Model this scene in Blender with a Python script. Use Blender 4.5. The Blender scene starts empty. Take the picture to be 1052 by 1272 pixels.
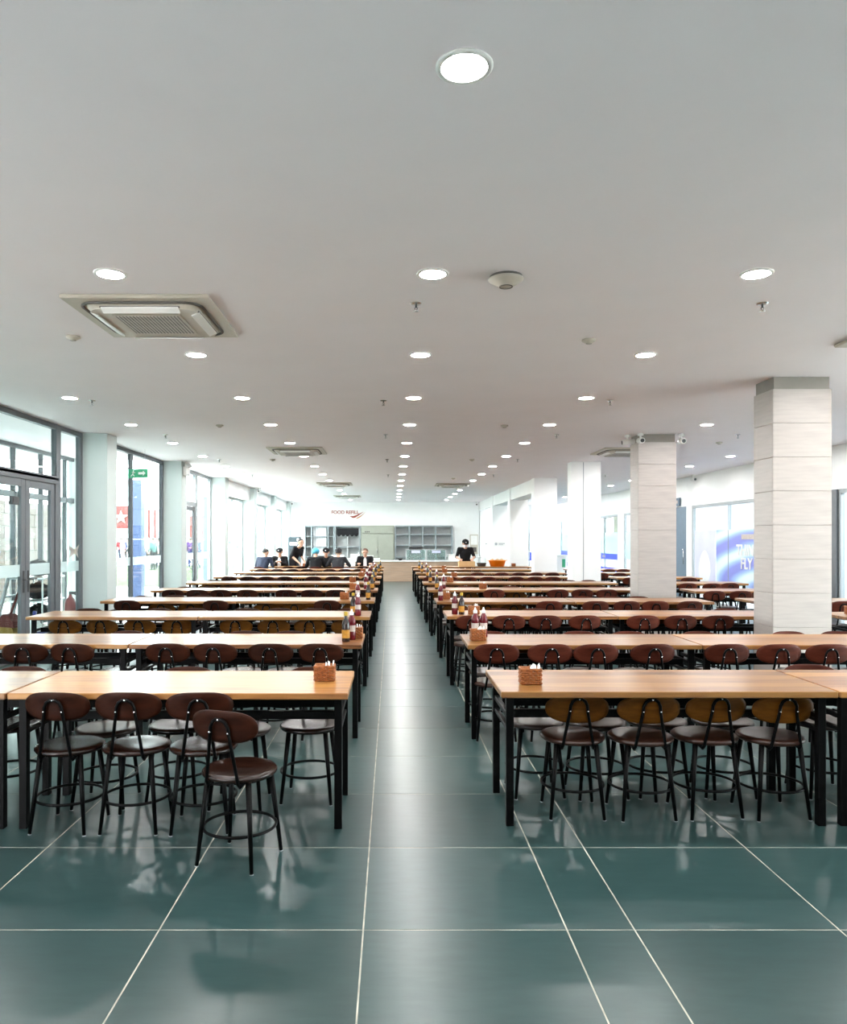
import bpy, bmesh, math, random
import numpy as np
from mathutils import Vector, Matrix, Euler
random.seed(7)
R = math.radians
S = bpy.context.scene
C = S.collection

# ---------------------------------------------------------------- camera, sky, exposure
EYE, CEIL = 1.54, 3.146
cam_d = bpy.data.cameras.new('camera'); cam = bpy.data.objects.new('camera', cam_d); C.objects.link(cam)
cam.location = (0, 0, EYE); cam.rotation_euler = (R(90), 0, 0)
cam_d.sensor_fit = 'HORIZONTAL'; cam_d.sensor_width = 36.0; cam_d.lens = 36.0*940/1052
cam_d.shift_x = 39/1052; cam_d.shift_y = 34/1052
cam_d.clip_start = 0.05; cam_d.clip_end = 300
S.camera = cam
w = bpy.data.worlds.new('overcast_sky'); S.world = w; w.use_nodes = True
bg = w.node_tree.nodes['Background']; bg.inputs[0].default_value = (0.97, 0.985, 1.0, 1); bg.inputs[1].default_value = 9.5
LAMP = 150.0            # radiance of the round ceiling lights
S.view_settings.view_transform = 'Standard'; S.view_settings.look = 'None'
S.view_settings.exposure = 1.5; S.view_settings.gamma = 1.0; S.view_settings.use_curve_mapping = False
S.cycles.max_bounces = 10; S.cycles.diffuse_bounces = 6; S.cycles.glossy_bounces = 4
S.cycles.transparent_max_bounces = 24; S.cycles.sample_clamp_indirect = 6.0
S.cycles.caustics_reflective = False; S.cycles.caustics_refractive = False

# ---------------------------------------------------------------- materials
M = {}
def principled(name, col, rough=0.5, metal=0.0, spec=0.5, coat=0.0):
    m = bpy.data.materials.new(name); m.use_nodes = True
    b = m.node_tree.nodes['Principled BSDF']
    b.inputs['Base Color'].default_value = (*col, 1); b.inputs['Roughness'].default_value = rough
    b.inputs['Metallic'].default_value = metal; b.inputs['Specular IOR Level'].default_value = spec
    b.inputs['Coat Weight'].default_value = coat; b.inputs['Coat Roughness'].default_value = 0.15
    M[name] = m
    return m, m.node_tree, b
def node(nt, typ, **kw):
    n = nt.nodes.new(typ)
    for k, v in kw.items(): setattr(n, k, v)
    return n
def noise_vary(name, col, amount=0.12, scale=6.0, rough=0.5, spec=0.5, stretch=(1, 1, 1), metal=0.0, bump=0.0, coat=0.0):
    """base colour broken up by a soft procedural grain"""
    m, nt, b = principled(name, col, rough, metal, spec, coat)
    tc = node(nt, 'ShaderNodeTexCoord'); mp = node(nt, 'ShaderNodeMapping'); mp.inputs['Scale'].default_value = stretch
    nz = node(nt, 'ShaderNodeTexNoise'); nz.inputs['Scale'].default_value = scale; nz.inputs['Detail'].default_value = 5
    rp = node(nt, 'ShaderNodeValToRGB')
    rp.color_ramp.elements[0].position = 0.3; rp.color_ramp.elements[1].position = 0.7
    rp.color_ramp.elements[0].color = (*[c*(1-amount) for c in col], 1); rp.color_ramp.elements[1].color = (*[min(1, c*(1+amount)) for c in col], 1)
    L = nt.links.new
    L(tc.outputs['Object'], mp.inputs[0]); L(mp.outputs[0], nz.inputs['Vector']); L(nz.outputs['Fac'], rp.inputs[0]); L(rp.outputs[0], b.inputs['Base Color'])
    if bump:
        bp = node(nt, 'ShaderNodeBump'); bp.inputs['Strength'].default_value = bump; bp.inputs['Distance'].default_value = 0.01
        L(nz.outputs['Fac'], bp.inputs['Height']); L(bp.outputs[0], b.inputs['Normal'])
    return m
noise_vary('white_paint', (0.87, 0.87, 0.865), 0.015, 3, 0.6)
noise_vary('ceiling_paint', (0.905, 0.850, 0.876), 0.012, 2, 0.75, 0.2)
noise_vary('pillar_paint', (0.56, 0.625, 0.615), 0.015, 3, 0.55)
noise_vary('grout', (0.44, 0.42, 0.355), 0.35, 9, 0.9, 0.2)
noise_vary('stone_tile', (0.42, 0.370, 0.345), 0.08, 5, 0.42, 0.4, (0.6, 0.6, 7))
noise_vary('stone_band', (0.27, 0.245, 0.22), 0.06, 7, 0.6)
noise_vary('black_metal', (0.0022, 0.0022, 0.0024), 0.15, 20, 0.36, 0.10)
noise_vary('frame_grey', (0.115, 0.125, 0.138), 0.05, 9, 0.45)
noise_vary('frame_light', (0.36, 0.39, 0.41), 0.05, 9, 0.45)
noise_vary('plastic_white', (0.78, 0.77, 0.75), 0.02, 8, 0.4)
noise_vary('plastic_cream', (0.52, 0.47, 0.40), 0.02, 8, 0.45)
noise_vary('plastic_dark', (0.03, 0.03, 0.033), 0.1, 8, 0.4)
noise_vary('slot_dark', (0.10, 0.09, 0.08), 0.1, 8, 0.6)
noise_vary('chrome', (0.75, 0.75, 0.76), 0.03, 20, 0.22, 0.5, metal=1.0)
noise_vary('wicker', (0.30, 0.092, 0.018), 0.35, 60, 0.5)
noise_vary('napkin', (0.86, 0.86, 0.85), 0.03, 15, 0.8)
noise_vary('chili_red', (0.11, 0.003, 0.009), 0.15, 10, 0.2)
noise_vary('soy_dark', (0.022, 0.010, 0.008), 0.15, 10, 0.15)
noise_vary('label_yellow', (0.42, 0.19, 0.015), 0.25, 45, 0.5)
noise_vary('label_pale', (0.50, 0.43, 0.39), 0.2, 45, 0.5)
noise_vary('cap_yellow', (0.40, 0.26, 0.008), 0.05, 10, 0.4)
noise_vary('cap_white', (0.82, 0.82, 0.81), 0.03, 10, 0.4)
noise_vary('shelf_grey', (0.25, 0.285, 0.30), 0.06, 6, 0.4)
noise_vary('shelf_back', (0.60, 0.61, 0.61), 0.05, 6, 0.5)
noise_vary('sage', (0.30, 0.315, 0.265), 0.04, 6, 0.5)
noise_vary('counter_wood', (0.38, 0.26, 0.185), 0.14, 5, 0.5, 0.4, (0.5, 8, 9))
noise_vary('counter_top', (0.78, 0.78, 0.77), 0.03, 6, 0.3)
noise_vary('steel', (0.62, 0.63, 0.64), 0.05, 10, 0.3, metal=0.9)
noise_vary('orange_plastic', (0.95, 0.23, 0.008), 0.06, 8, 0.4)
noise_vary('cardboard', (0.60, 0.40, 0.20), 0.08, 8, 0.8)
noise_vary('dark_weave', (0.05, 0.03, 0.022), 0.3, 40, 0.6)
noise_vary('kiosk', (0.045, 0.065, 0.078), 0.08, 8, 0.4)
noise_vary('sign_red', (0.33, 0.055, 0.028), 0.05, 8, 0.5)
noise_vary('sign_amber', (0.50, 0.22, 0.07), 0.05, 8, 0.5)
noise_vary('exit_green', (0.04, 0.34, 0.16), 0.05, 8, 0.4)
noise_vary('grass', (0.020, 0.048, 0.008), 0.35, 4, 0.9, 0.2)
noise_vary('pavement', (0.60, 0.59, 0.57), 0.08, 1.5, 0.8)
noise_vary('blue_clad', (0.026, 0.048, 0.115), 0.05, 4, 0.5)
noise_vary('blue_plastic', (0.035, 0.045, 0.21), 0.08, 8, 0.45)
noise_vary('blue_sign', (0.02, 0.05, 0.72), 0.1, 6, 0.4)
noise_vary('flag_red', (0.085, 0.006, 0.004), 0.05, 6, 0.7)
noise_vary('extinguisher_red', (0.22, 0.008, 0.010), 0.06, 6, 0.3)
noise_vary('straw', (0.26, 0.175, 0.05), 0.3, 40, 0.9, 0.2, (30, 30, 1))
noise_vary('teal_cloth', (0.02, 0.07, 0.066), 0.1, 6, 0.7)
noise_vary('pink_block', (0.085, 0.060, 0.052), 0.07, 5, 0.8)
noise_vary('facade_paint', (0.105, 0.12, 0.118), 0.05, 1.5, 0.8)
noise_vary('skin', (0.60, 0.36, 0.26), 0.05, 12, 0.5)
noise_vary('hair_black', (0.012, 0.010, 0.010), 0.2, 60, 0.45)
noise_vary('hair_brown', (0.10, 0.04, 0.02), 0.2, 60, 0.5)
noise_vary('cloth_black', (0.012, 0.012, 0.014), 0.2, 25, 0.85, 0.2)
noise_vary('cloth_navy', (0.025, 0.03, 0.05), 0.2, 25, 0.85, 0.2)
noise_vary('cloth_charcoal', (0.035, 0.035, 0.04), 0.2, 25, 0.85, 0.2)
noise_vary('cloth_white', (0.78, 0.79, 0.82), 0.05, 25, 0.85, 0.2)
noise_vary('cloth_red', (0.12, 0.010, 0.014), 0.1, 25, 0.85, 0.2)
noise_vary('cloth_purple', (0.04, 0.014, 0.08), 0.1, 25, 0.85, 0.2)
noise_vary('cloth_blue', (0.02, 0.03, 0.09), 0.1, 25, 0.85, 0.2)
noise_vary('hairnet_blue', (0.10, 0.48, 0.72), 0.15, 40, 0.7)
noise_vary('eye_dark', (0.01, 0.008, 0.008), 0.1, 10, 0.2)
noise_vary('lip', (0.40, 0.13, 0.11), 0.1, 10, 0.5)
noise_vary('shop_wall', (0.72, 0.72, 0.74), 0.03, 4, 0.7)
noise_vary('shop_curtain', (0.55, 0.50, 0.38), 0.3, 5, 0.8)
noise_vary('poster_grey', (0.38, 0.36, 0.33), 0.35, 9, 0.7)
noise_vary('lavender', (0.62, 0.63, 0.80), 0.08, 2, 0.5)
noise_vary('door_slate', (0.10, 0.15, 0.21), 0.06, 6, 0.45)

def slate():
    m, nt, b = principled('slate_tile', (0.06, 0.10, 0.10), 0.3, 0, 0.5)
    L = nt.links.new
    g = node(nt, 'ShaderNodeNewGeometry'); oi = node(nt, 'ShaderNodeObjectInfo')
    mp = node(nt, 'ShaderNodeMapping'); mp.inputs['Scale'].default_value = (1.6, 7.0, 1); mp.inputs['Rotation'].default_value = (0, 0, 0.55)
    n1 = node(nt, 'ShaderNodeTexNoise'); n1.inputs['Scale'].default_value = 3.2; n1.inputs['Detail'].default_value = 9; n1.inputs['Roughness'].default_value = 0.62
    L(g.outputs['Position'], mp.inputs[0]); L(mp.outputs[0], n1.inputs['Vector'])
    rp = node(nt, 'ShaderNodeValToRGB'); rp.color_ramp.elements[0].position = 0.15; rp.color_ramp.elements[1].position = 0.85
    rp.color_ramp.elements[0].color = (0.015, 0.040, 0.040, 1); rp.color_ramp.elements[1].color = (0.032, 0.067, 0.066, 1)
    L(n1.outputs['Fac'], rp.inputs[0])
    hs = node(nt, 'ShaderNodeHueSaturation'); mr = node(nt, 'ShaderNodeMapRange')
    mr.inputs['To Min'].default_value = 0.86; mr.inputs['To Max'].default_value = 1.14
    L(oi.outputs['Random'], mr.inputs['Value']); L(mr.outputs[0], hs.inputs['Value']); L(rp.outputs[0], hs.inputs['Color']); L(hs.outputs[0], b.inputs['Base Color'])
    r2 = node(nt, 'ShaderNodeMapRange'); r2.inputs['To Min'].default_value = 0.275; r2.inputs['To Max'].default_value = 0.285
    L(n1.outputs['Fac'], r2.inputs['Value']); L(r2.outputs[0], b.inputs['Roughness'])
    bp = node(nt, 'ShaderNodeBump'); bp.inputs['Strength'].default_value = 0.0
slate()

def table_wood():
    m, nt, b = principled('table_wood', (0.5, 0.28, 0.12), 0.30, 0, 0.55, 0.0)
    L = nt.links.new
    tc = node(nt, 'ShaderNodeTexCoord'); oi = node(nt, 'ShaderNodeObjectInfo')
    off = node(nt, 'ShaderNodeVectorMath', operation='MULTIPLY_ADD'); off.inputs[1].default_value = (1, 1, 1)
    sc = node(nt, 'ShaderNodeVectorMath', operation='SCALE'); sc.inputs[0].default_value = (17.3, 9.1, 3.7)
    L(oi.outputs['Random'], sc.inputs['Scale']); L(tc.outputs['Object'], off.inputs[0]); L(sc.outputs[0], off.inputs[2])
    sp = node(nt, 'ShaderNodeSeparateXYZ'); L(off.outputs[0], sp.inputs[0])
    dv = node(nt, 'ShaderNodeMath', operation='DIVIDE'); dv.inputs[1].default_value = 0.118; L(sp.outputs['Y'], dv.inputs[0])
    fl = node(nt, 'ShaderNodeMath', operation='FLOOR'); L(dv.outputs[0], fl.inputs[0])
    wn = node(nt, 'ShaderNodeTexWhiteNoise', noise_dimensions='1D'); L(fl.outputs[0], wn.inputs['W'])
    mp = node(nt, 'ShaderNodeMapping'); mp.inputs['Scale'].default_value = (1.1, 13, 13); L(off.outputs[0], mp.inputs[0])
    nz = node(nt, 'ShaderNodeTexNoise'); nz.inputs['Scale'].default_value = 2.2; nz.inputs['Detail'].default_value = 8; nz.inputs['Distortion'].default_value = 0.6
    L(mp.outputs[0], nz.inputs['Vector'])
    ad = node(nt, 'ShaderNodeMath', operation='MULTIPLY_ADD'); ad.inputs[1].default_value = 0.42; L(wn.outputs['Value'], ad.inputs[0]); L(nz.outputs['Fac'], ad.inputs[2])
    rp = node(nt, 'ShaderNodeValToRGB'); cr = rp.color_ramp
    cr.elements[0].position = 0.30; cr.elements[0].color = (0.055, 0.018, 0.0055, 1)
    cr.elements[1].position = 0.95; cr.elements[1].color = (0.36, 0.175, 0.046, 1)
    e = cr.elements.new(0.62); e.color = (0.23, 0.092, 0.027, 1)
    L(ad.outputs[0], rp.inputs[0])
    hs = node(nt, 'ShaderNodeHueSaturation'); mr = node(nt, 'ShaderNodeMapRange'); mr.inputs['To Min'].default_value = 0.72; mr.inputs['To Max'].default_value = 1.25
    L(oi.outputs['Random'], mr.inputs['Value']); L(mr.outputs[0], hs.inputs['Value']); L(rp.outputs[0], hs.inputs['Color']); L(hs.outputs[0], b.inputs['Base Color'])
table_wood()
def stained(name, dark, light, rough=0.46, spec=0.12):
    m, nt, b = principled(name, dark, rough, 0, spec, 0.0)
    L = nt.links.new
    tc = node(nt, 'ShaderNodeTexCoord'); oi = node(nt, 'ShaderNodeObjectInfo')
    mp = node(nt, 'ShaderNodeMapping'); mp.inputs['Scale'].default_value = (2, 14, 14); L(tc.outputs['Object'], mp.inputs[0])
    nz = node(nt, 'ShaderNodeTexNoise'); nz.inputs['Scale'].default_value = 3; nz.inputs['Detail'].default_value = 6; L(mp.outputs[0], nz.inputs['Vector'])
    rp = node(nt, 'ShaderNodeValToRGB'); rp.color_ramp.elements[0].position = 0.3; rp.color_ramp.elements[1].position = 0.72
    rp.color_ramp.elements[0].color = (*dark, 1); rp.color_ramp.elements[1].color = (*light, 1); L(nz.outputs['Fac'], rp.inputs[0])
    hs = node(nt, 'ShaderNodeHueSaturation'); mr = node(nt, 'ShaderNodeMapRange'); mr.inputs['To Min'].default_value = 0.75; mr.inputs['To Max'].default_value = 1.25
    L(oi.outputs['Random'], mr.inputs['Value']); L(mr.outputs[0], hs.inputs['Value']); L(rp.outputs[0], hs.inputs['Color']); L(hs.outputs[0], b.inputs['Base Color'])
stained('wood_dark', (0.016, 0.0038, 0.0016), (0.036, 0.0090, 0.0036))
stained('wood_red', (0.046, 0.0090, 0.0045), (0.088, 0.019, 0.0095))
stained('wood_honey', (0.080, 0.027, 0.0022), (0.150, 0.052, 0.005))
stained('wood_seat', (0.018, 0.0065, 0.0040), (0.042, 0.0150, 0.0085), 0.30, 0.5)
stained('wood_dark_seat', (0.009, 0.0026, 0.0014), (0.020, 0.0060, 0.0030), 0.27, 0.42)

def emitter(name, col, strength):
    m = bpy.data.materials.new(name); m.use_nodes = True; nt = m.node_tree; nt.nodes.clear()
    e = node(nt, 'ShaderNodeEmission'); e.inputs[0].default_value = (*col, 1); e.inputs[1].default_value = strength
    o = node(nt, 'ShaderNodeOutputMaterial'); nt.links.new(e.outputs[0], o.inputs[0]); M[name] = m
emitter('lamp_glow', (1.0, 0.985, 0.96), LAMP)
emitter('shop_lamp', (0.95, 0.97, 1.0), 55.0)
def glass(name, tint, ior=1.45, frost=0.0, frost_col=(0.8, 0.85, 0.85)):
    m = bpy.data.materials.new(name); m.use_nodes = True; nt = m.node_tree; nt.nodes.clear(); L = nt.links.new
    t = node(nt, 'ShaderNodeBsdfTransparent'); t.inputs[0].default_value = (*tint, 1)
    g = node(nt, 'ShaderNodeBsdfGlossy'); g.inputs['Roughness'].default_value = 0.01
    # Schlick reflectance of a thin pane, the same from both of its faces
    ge = node(nt, 'ShaderNodeNewGeometry'); dt_ = node(nt, 'ShaderNodeVectorMath', operation='DOT_PRODUCT'); L(ge.outputs['Normal'], dt_.inputs[0]); L(ge.outputs['Incoming'], dt_.inputs[1])
    ab = node(nt, 'ShaderNodeMath', operation='ABSOLUTE'); L(dt_.outputs['Value'], ab.inputs[0])
    iv = node(nt, 'ShaderNodeMath', operation='SUBTRACT'); iv.inputs[0].default_value = 1.0; L(ab.outputs[0], iv.inputs[1])
    pw = node(nt, 'ShaderNodeMath', operation='POWER'); pw.inputs[1].default_value = 5.0; L(iv.outputs[0], pw.inputs[0])
    f = node(nt, 'ShaderNodeMath', operation='MULTIPLY_ADD'); f.inputs[1].default_value = 0.7; f.inputs[2].default_value = 0.035; L(pw.outputs[0], f.inputs[0])
    mx = node(nt, 'ShaderNodeMixShader'); L(f.outputs[0], mx.inputs[0]); L(g.outputs[0], mx.inputs[2])
    if frost:
        d = node(nt, 'ShaderNodeBsdfDiffuse'); d.inputs[0].default_value = (*frost_col, 1)
        tr = node(nt, 'ShaderNodeBsdfTranslucent'); tr.inputs[0].default_value = (*frost_col, 1)
        dm = node(nt, 'ShaderNodeMixShader'); dm.inputs[0].default_value = 0.55; L(d.outputs[0], dm.inputs[1]); L(tr.outputs[0], dm.inputs[2])
        m2 = node(nt, 'ShaderNodeMixShader'); m2.inputs[0].default_value = frost; L(t.outputs[0], m2.inputs[1]); L(dm.outputs[0], m2.inputs[2])
        L(m2.outputs[0], mx.inputs[1])
    else: L(t.outputs[0], mx.inputs[1])
    o = node(nt, 'ShaderNodeOutputMaterial'); L(mx.outputs[0], o.inputs[0]); M[name] = m
glass('window_glass', (0.88, 0.94, 0.93), 1.40)
glass('frosted_band', (0.95, 0.98, 0.98), 1.4, 0.55, (0.82, 0.87, 0.88))
glass('frosted_teal', (0.9, 0.95, 0.94), 1.4, 0.7, (0.55, 0.70, 0.68))
glass('case_glass', (0.86, 0.93, 0.92), 1.45, 0.12, (0.7, 0.78, 0.78))
def banner_print():
    m, nt, b = principled('banner_print', (0.3, 0.4, 0.8), 0.4)
    L = nt.links.new
    tc = node(nt, 'ShaderNodeTexCoord'); mp = node(nt, 'ShaderNodeMapping'); mp.inputs['Rotation'].default_value = (0.5, 0, 0); mp.inputs['Scale'].default_value = (1, 0.35, 1.1)
    wv = node(nt, 'ShaderNodeTexWave', wave_type='RINGS', rings_direction='SPHERICAL'); wv.inputs['Scale'].default_value = 0.55; wv.inputs['Distortion'].default_value = 3.5; wv.inputs['Detail'].default_value = 2
    L(tc.outputs['Object'], mp.inputs[0]); L(mp.outputs[0], wv.inputs['Vector'])
    rp = node(nt, 'ShaderNodeValToRGB'); cr = rp.color_ramp
    cr.elements[0].position = 0.1; cr.elements[0].color = (0.22, 0.24, 0.66, 1); cr.elements[1].position = 0.92; cr.elements[1].color = (0.72, 0.87, 0.95, 1)
    e = cr.elements.new(0.55); e.color = (0.36, 0.54, 0.88, 1)
    L(wv.outputs['Fac'], rp.inputs[0]); L(rp.outputs[0], b.inputs['Base Color'])
banner_print()
def grille_mat():
    m, nt, b = principled('grille', (0.5, 0.46, 0.42), 0.6)
    L = nt.links.new
    tc = node(nt, 'ShaderNodeTexCoord'); mp = node(nt, 'ShaderNodeMapping'); mp.inputs['Scale'].default_value = (60, 60, 1); mp.inputs['Rotation'].default_value = (0, 0, R(45))
    ck = node(nt, 'ShaderNodeTexChecker'); ck.inputs['Scale'].default_value = 1.0
    ck.inputs['Color1'].default_value = (0.62, 0.57, 0.52, 1); ck.inputs['Color2'].default_value = (0.05, 0.05, 0.05, 1)
    L(tc.outputs['Object'], mp.inputs[0]); L(mp.outputs[0], ck.inputs['Vector']); L(ck.outputs['Color'], b.inputs['Base Color'])
grille_mat()

# ---------------------------------------------------------------- mesh helpers
class MB:
    def __init__(s): s.v = []; s.f = []; s.m = []; s.sm = []
    def add(s, vs, fs, mi=0, smooth=False):
        o = len(s.v); s.v += [tuple(p) for p in vs]
        for f in fs: s.f.append([i+o for i in f]); s.m.append(mi); s.sm.append(smooth)
        return s
    def box(s, x0, x1, y0, y1, z0, z1, mi=0):
        return s.add([(x0,y0,z0),(x1,y0,z0),(x1,y1,z0),(x0,y1,z0),(x0,y0,z1),(x1,y0,z1),(x1,y1,z1),(x0,y1,z1)],
                     [(3,2,1,0),(4,5,6,7),(0,1,5,4),(1,2,6,5),(2,3,7,6),(3,0,4,7)], mi)
    def cbox(s, x0, x1, y0, y1, z0, z1, b=0.004, mi=0):
        """box with chamfered edges"""
        bm = bmesh.new(); bmesh.ops.create_cube(bm, size=1)
        for v in bm.verts: v.co = Vector(((x0+x1)/2+v.co.x*(x1-x0), (y0+y1)/2+v.co.y*(y1-y0), (z0+z1)/2+v.co.z*(z1-z0)))
        bmesh.ops.bevel(bm, geom=list(bm.edges), offset=b, segments=1, affect='EDGES', profile=0.5)
        bm.verts.index_update()
        s.add([v.co[:] for v in bm.verts], [[v.index for v in f.verts] for f in bm.faces], mi); bm.free(); return s
    def tube(s, pts, rad, n=8, closed=False, mi=0, caps=True):
        pts = [Vector(p) for p in pts]; k = len(pts)
        rad = rad if isinstance(rad, (list, tuple)) else [rad]*k
        up = None; vs = []; fs = []
        for i, p in enumerate(pts):
            a = pts[(i-1) % k] if closed or i else p; b = pts[(i+1) % k] if closed or i < k-1 else p
            t = (b-a).normalized()
            if up is None:
                r = Vector((0,0,1)) if abs(t.z) < 0.9 else Vector((1,0,0)); up = (r - t*r.dot(t)).normalized()
            else: up = (up - t*up.dot(t)).normalized()
            sd = t.cross(up)
            for j in range(n):
                q = 2*math.pi*j/n; vs.append(p + (up*math.cos(q)+sd*math.sin(q))*rad[i])
        for i in range(k if closed else k-1):
            for j in range(n):
                a = i*n; b = ((i+1) % k)*n; fs.append((a+j, a+(j+1) % n, b+(j+1) % n, b+j))
        s.add(vs, fs, mi, True)
        if caps and not closed: 
            o = len(s.v)-len(vs); s.f.append([o+j for j in range(n)][::-1]); s.f.append([o+(k-1)*n+j for j in range(n)]); s.m += [mi, mi]; s.sm += [False, False]
        return s
    def lathe(s, prof, n=24, c=(0,0,0), mi=0, smooth=True):
        vs = []; fs = []; k = len(prof)
        for r, z in prof:
            for j in range(n):
                q = 2*math.pi*j/n; vs.append((c[0]+r*math.cos(q), c[1]+r*math.sin(q), c[2]+z))
        for i in range(k-1):
            for j in range(n): fs.append((i*n+j, i*n+(j+1) % n, (i+1)*n+(j+1) % n, (i+1)*n+j))
        return s.add(vs, fs, mi, smooth)
    def ball(s, c, r, n=10, mi=0):
        rx, ry, rz = r if isinstance(r, (list, tuple)) else (r, r, r)
        vs = [(c[0], c[1], c[2]-rz)]; m_ = n//2
        for i in range(1, m_):
            t = math.pi*i/m_
            for j in range(n):
                q = 2*math.pi*j/n; vs.append((c[0]+rx*math.sin(t)*math.cos(q), c[1]+ry*math.sin(t)*math.sin(q), c[2]-rz*math.cos(t)))
        vs.append((c[0], c[1], c[2]+rz)); fs = []
        for j in range(n): fs.append((0, 1+(j+1) % n, 1+j))
        for i in range(m_-2):
            for j in range(n): fs.append((1+i*n+j, 1+i*n+(j+1) % n, 1+(i+1)*n+(j+1) % n, 1+(i+1)*n+j))
        o = 1+(m_-2)*n
        for j in range(n): fs.append((o+j, o+(j+1) % n, len(vs)-1))
        return s.add(vs, fs, mi, True)
    def prism(s, poly, y0, y1, mi=0):
        """outline in x,z extruded from y0 to y1"""
        n = len(poly); vs = [(x, y0, z) for x, z in poly]+[(x, y1, z) for x, z in poly]
        fs = [list(range(n)), [n+i for i in range(n)][::-1]]+[(i, n+i, n+(i+1) % n, (i+1) % n) for i in range(n)]
        return s.add(vs, fs, mi)
    def mesh(s, name, mats):
        me = bpy.data.meshes.new(name); me.from_pydata(s.v, [], s.f)
        for m_ in (mats if isinstance(mats, (list, tuple)) else [mats]): me.materials.append(M[m_])
        me.polygons.foreach_set('material_index', s.m); me.polygons.foreach_set('use_smooth', s.sm)
        bm = bmesh.new(); bm.from_mesh(me); bmesh.ops.recalc_face_normals(bm, faces=bm.faces); bm.to_mesh(me); bm.free()
        return me
    def build(s, name, mats, parent=None, loc=(0,0,0), rz=0):
        return link(name, s.mesh(name, mats), parent, loc, rz)
def link(name, data, parent=None, loc=(0,0,0), rz=0):
    o = bpy.data.objects.new(name, data); C.objects.link(o); o.location = loc; o.rotation_euler = (0, 0, rz)
    if parent: o.parent = parent
    return o
def tag(o, label, cat, group=None, kind=None):
    o['label'] = label; o['category'] = cat
    if group: o['group'] = group
    if kind: o['kind'] = kind
    return o
def thing(name, label, cat, loc=(0,0,0), rz=0, group=None, kind=None):
    return tag(link(name, None, None, loc, rz), label, cat, group, kind)
def copy_tree(o, parent=None):
    c = o.copy(); C.objects.link(c); c.parent = parent
    for ch in o.children: copy_tree(ch, c)
    return c
ORD = ['first', 'second', 'third', 'fourth', 'fifth', 'sixth', 'seventh', 'eighth', 'ninth', 'tenth', 'eleventh', 'twelfth', 'thirteenth', 'fourteenth', 'fifteenth', 'sixteenth', 'seventeenth']

# ---------------------------------------------------------------- the setting: floor
XL, XR, YB, YBR, YN = -4.74, 7.6, 32.6, 35.0, -2.0      # glass line, right wall, back wall, back of right hall, wall behind camera
floor = tag(MB().box(XL-0.06, XR+0.05, YN, YBR, -0.12, -0.0010).build('floor', 'grout'), 'dark green slate tile floor with pale grout joints', 'floor', kind='structure')
xs = [-0.114]
while xs[0] > XL: xs.insert(0, max(XL, xs[0]-0.805))
xs += [0.690, 0.957, 1.765]
while xs[-1] < XR: xs.append(min(XR, xs[-1]+0.805))
ys = [2.985]
while ys[0] > YN: ys.insert(0, max(YN, ys[0]-0.797))
while ys[-1] < YBR: ys.append(min(YBR, ys[-1]+0.797))
tile_mesh = {}
rest = MB()
for j in range(len(ys)-1):
    for i in range(len(xs)-1):
        x0, x1, y0, y1 = xs[i]+0.0028, xs[i+1]-0.0028, ys[j]+0.0024, ys[j+1]-0.0024
        if x1-x0 < 0.02 or y1-y0 < 0.02: continue
        vis = -487/940*y1 < x1 and (565/940)*y1 > x0 and y1 > 2.3
        if vis and y0 < 14.5:
            key = (round(x1-x0, 3), round(y1-y0, 3))
            if key not in tile_mesh:
                hx, hy = key[0]/2, key[1]/2
                tile_mesh[key] = MB().cbox(-hx, hx, -hy, hy, -0.012, 0, 0.0009).mesh('floor_tile', 'slate_tile')
            link('floor_tile', tile_mesh[key], floor, ((x0+x1)/2, (y0+y1)/2, 0))
        else: rest.box(x0, x1, y0, y1, -0.012, 0)
rest.build('distant_floor_tiles', 'slate_tile', floor)['kind'] = 'stuff'

# ---------------------------------------------------------------- ceiling and walls
tag(MB().box(XL-0.06, XR+3.6, YN-0.1, YBR+0.1, CEIL, CEIL+0.2).build('ceiling', 'ceiling_paint'), 'flat white plaster ceiling over the whole hall', 'ceiling', kind='structure')
tag(MB().box(-4.78, 3.9, YB, YB+0.15, 0, CEIL).build('wall_back', 'white_paint'), 'white end wall behind the serving counter', 'wall', kind='structure')
tag(MB().box(XL-0.06, XR+0.1, YN-0.15, YN, 0, CEIL).build('wall_front', 'white_paint'), 'white wall at the near end of the hall', 'wall', kind='structure')
wr = MB()
HEAD = 2.395
opens = [(2.4, 6.6), (8.6, 12.9), (13.1, 19.2), (19.55, 20.55), (21.4, 24.85), (25.5, 29.0), (29.6, 34.2)]
prev = YN
for a, b in opens: wr.box(XR, XR+0.15, prev, a, 0, CEIL); wr.box(XR, XR+0.15, a, b, HEAD if a > 8 else 2.85, CEIL); prev = b
wr.box(XR, XR+0.15, prev, YBR, 0, CEIL)
tag(wr.build('wall_right', 'white_paint'), 'white right wall with shop openings along it', 'wall', kind='structure')
we = MB().box(3.72, XR+0.15, YBR, YBR+0.15, 2.5, CEIL).box(3.72, 5.1, YBR, YBR+0.15, 0, 2.5).box(3.75, 3.9, YB, YBR, 0, CEIL)
tag(we.build('wall_end_right', 'white_paint'), 'white end wall of the side aisle behind the white columns', 'wall', kind='structure')
# header beams over the far openings, left and right
tag(MB().box(-4.74, -4.45, 19.95, YB, 2.77, CEIL).build('trim_1', 'white_paint'), 'white header beam above the far left windows', 'beam', kind='structure')
tag(MB().box(3.74, 4.2, 20.2, YB, 2.78, CEIL).build('trim_2', 'white_paint'), 'white header beam between the far white columns', 'beam', kind='structure')

# left pillars along the glass
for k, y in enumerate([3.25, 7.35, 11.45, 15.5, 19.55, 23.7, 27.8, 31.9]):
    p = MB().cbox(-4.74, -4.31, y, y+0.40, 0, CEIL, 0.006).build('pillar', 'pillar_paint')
    tag(p, f'pale square pillar on the window side, {ORD[k]} from the near wall', 'pillar', 'window pillars', 'structure')
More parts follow.
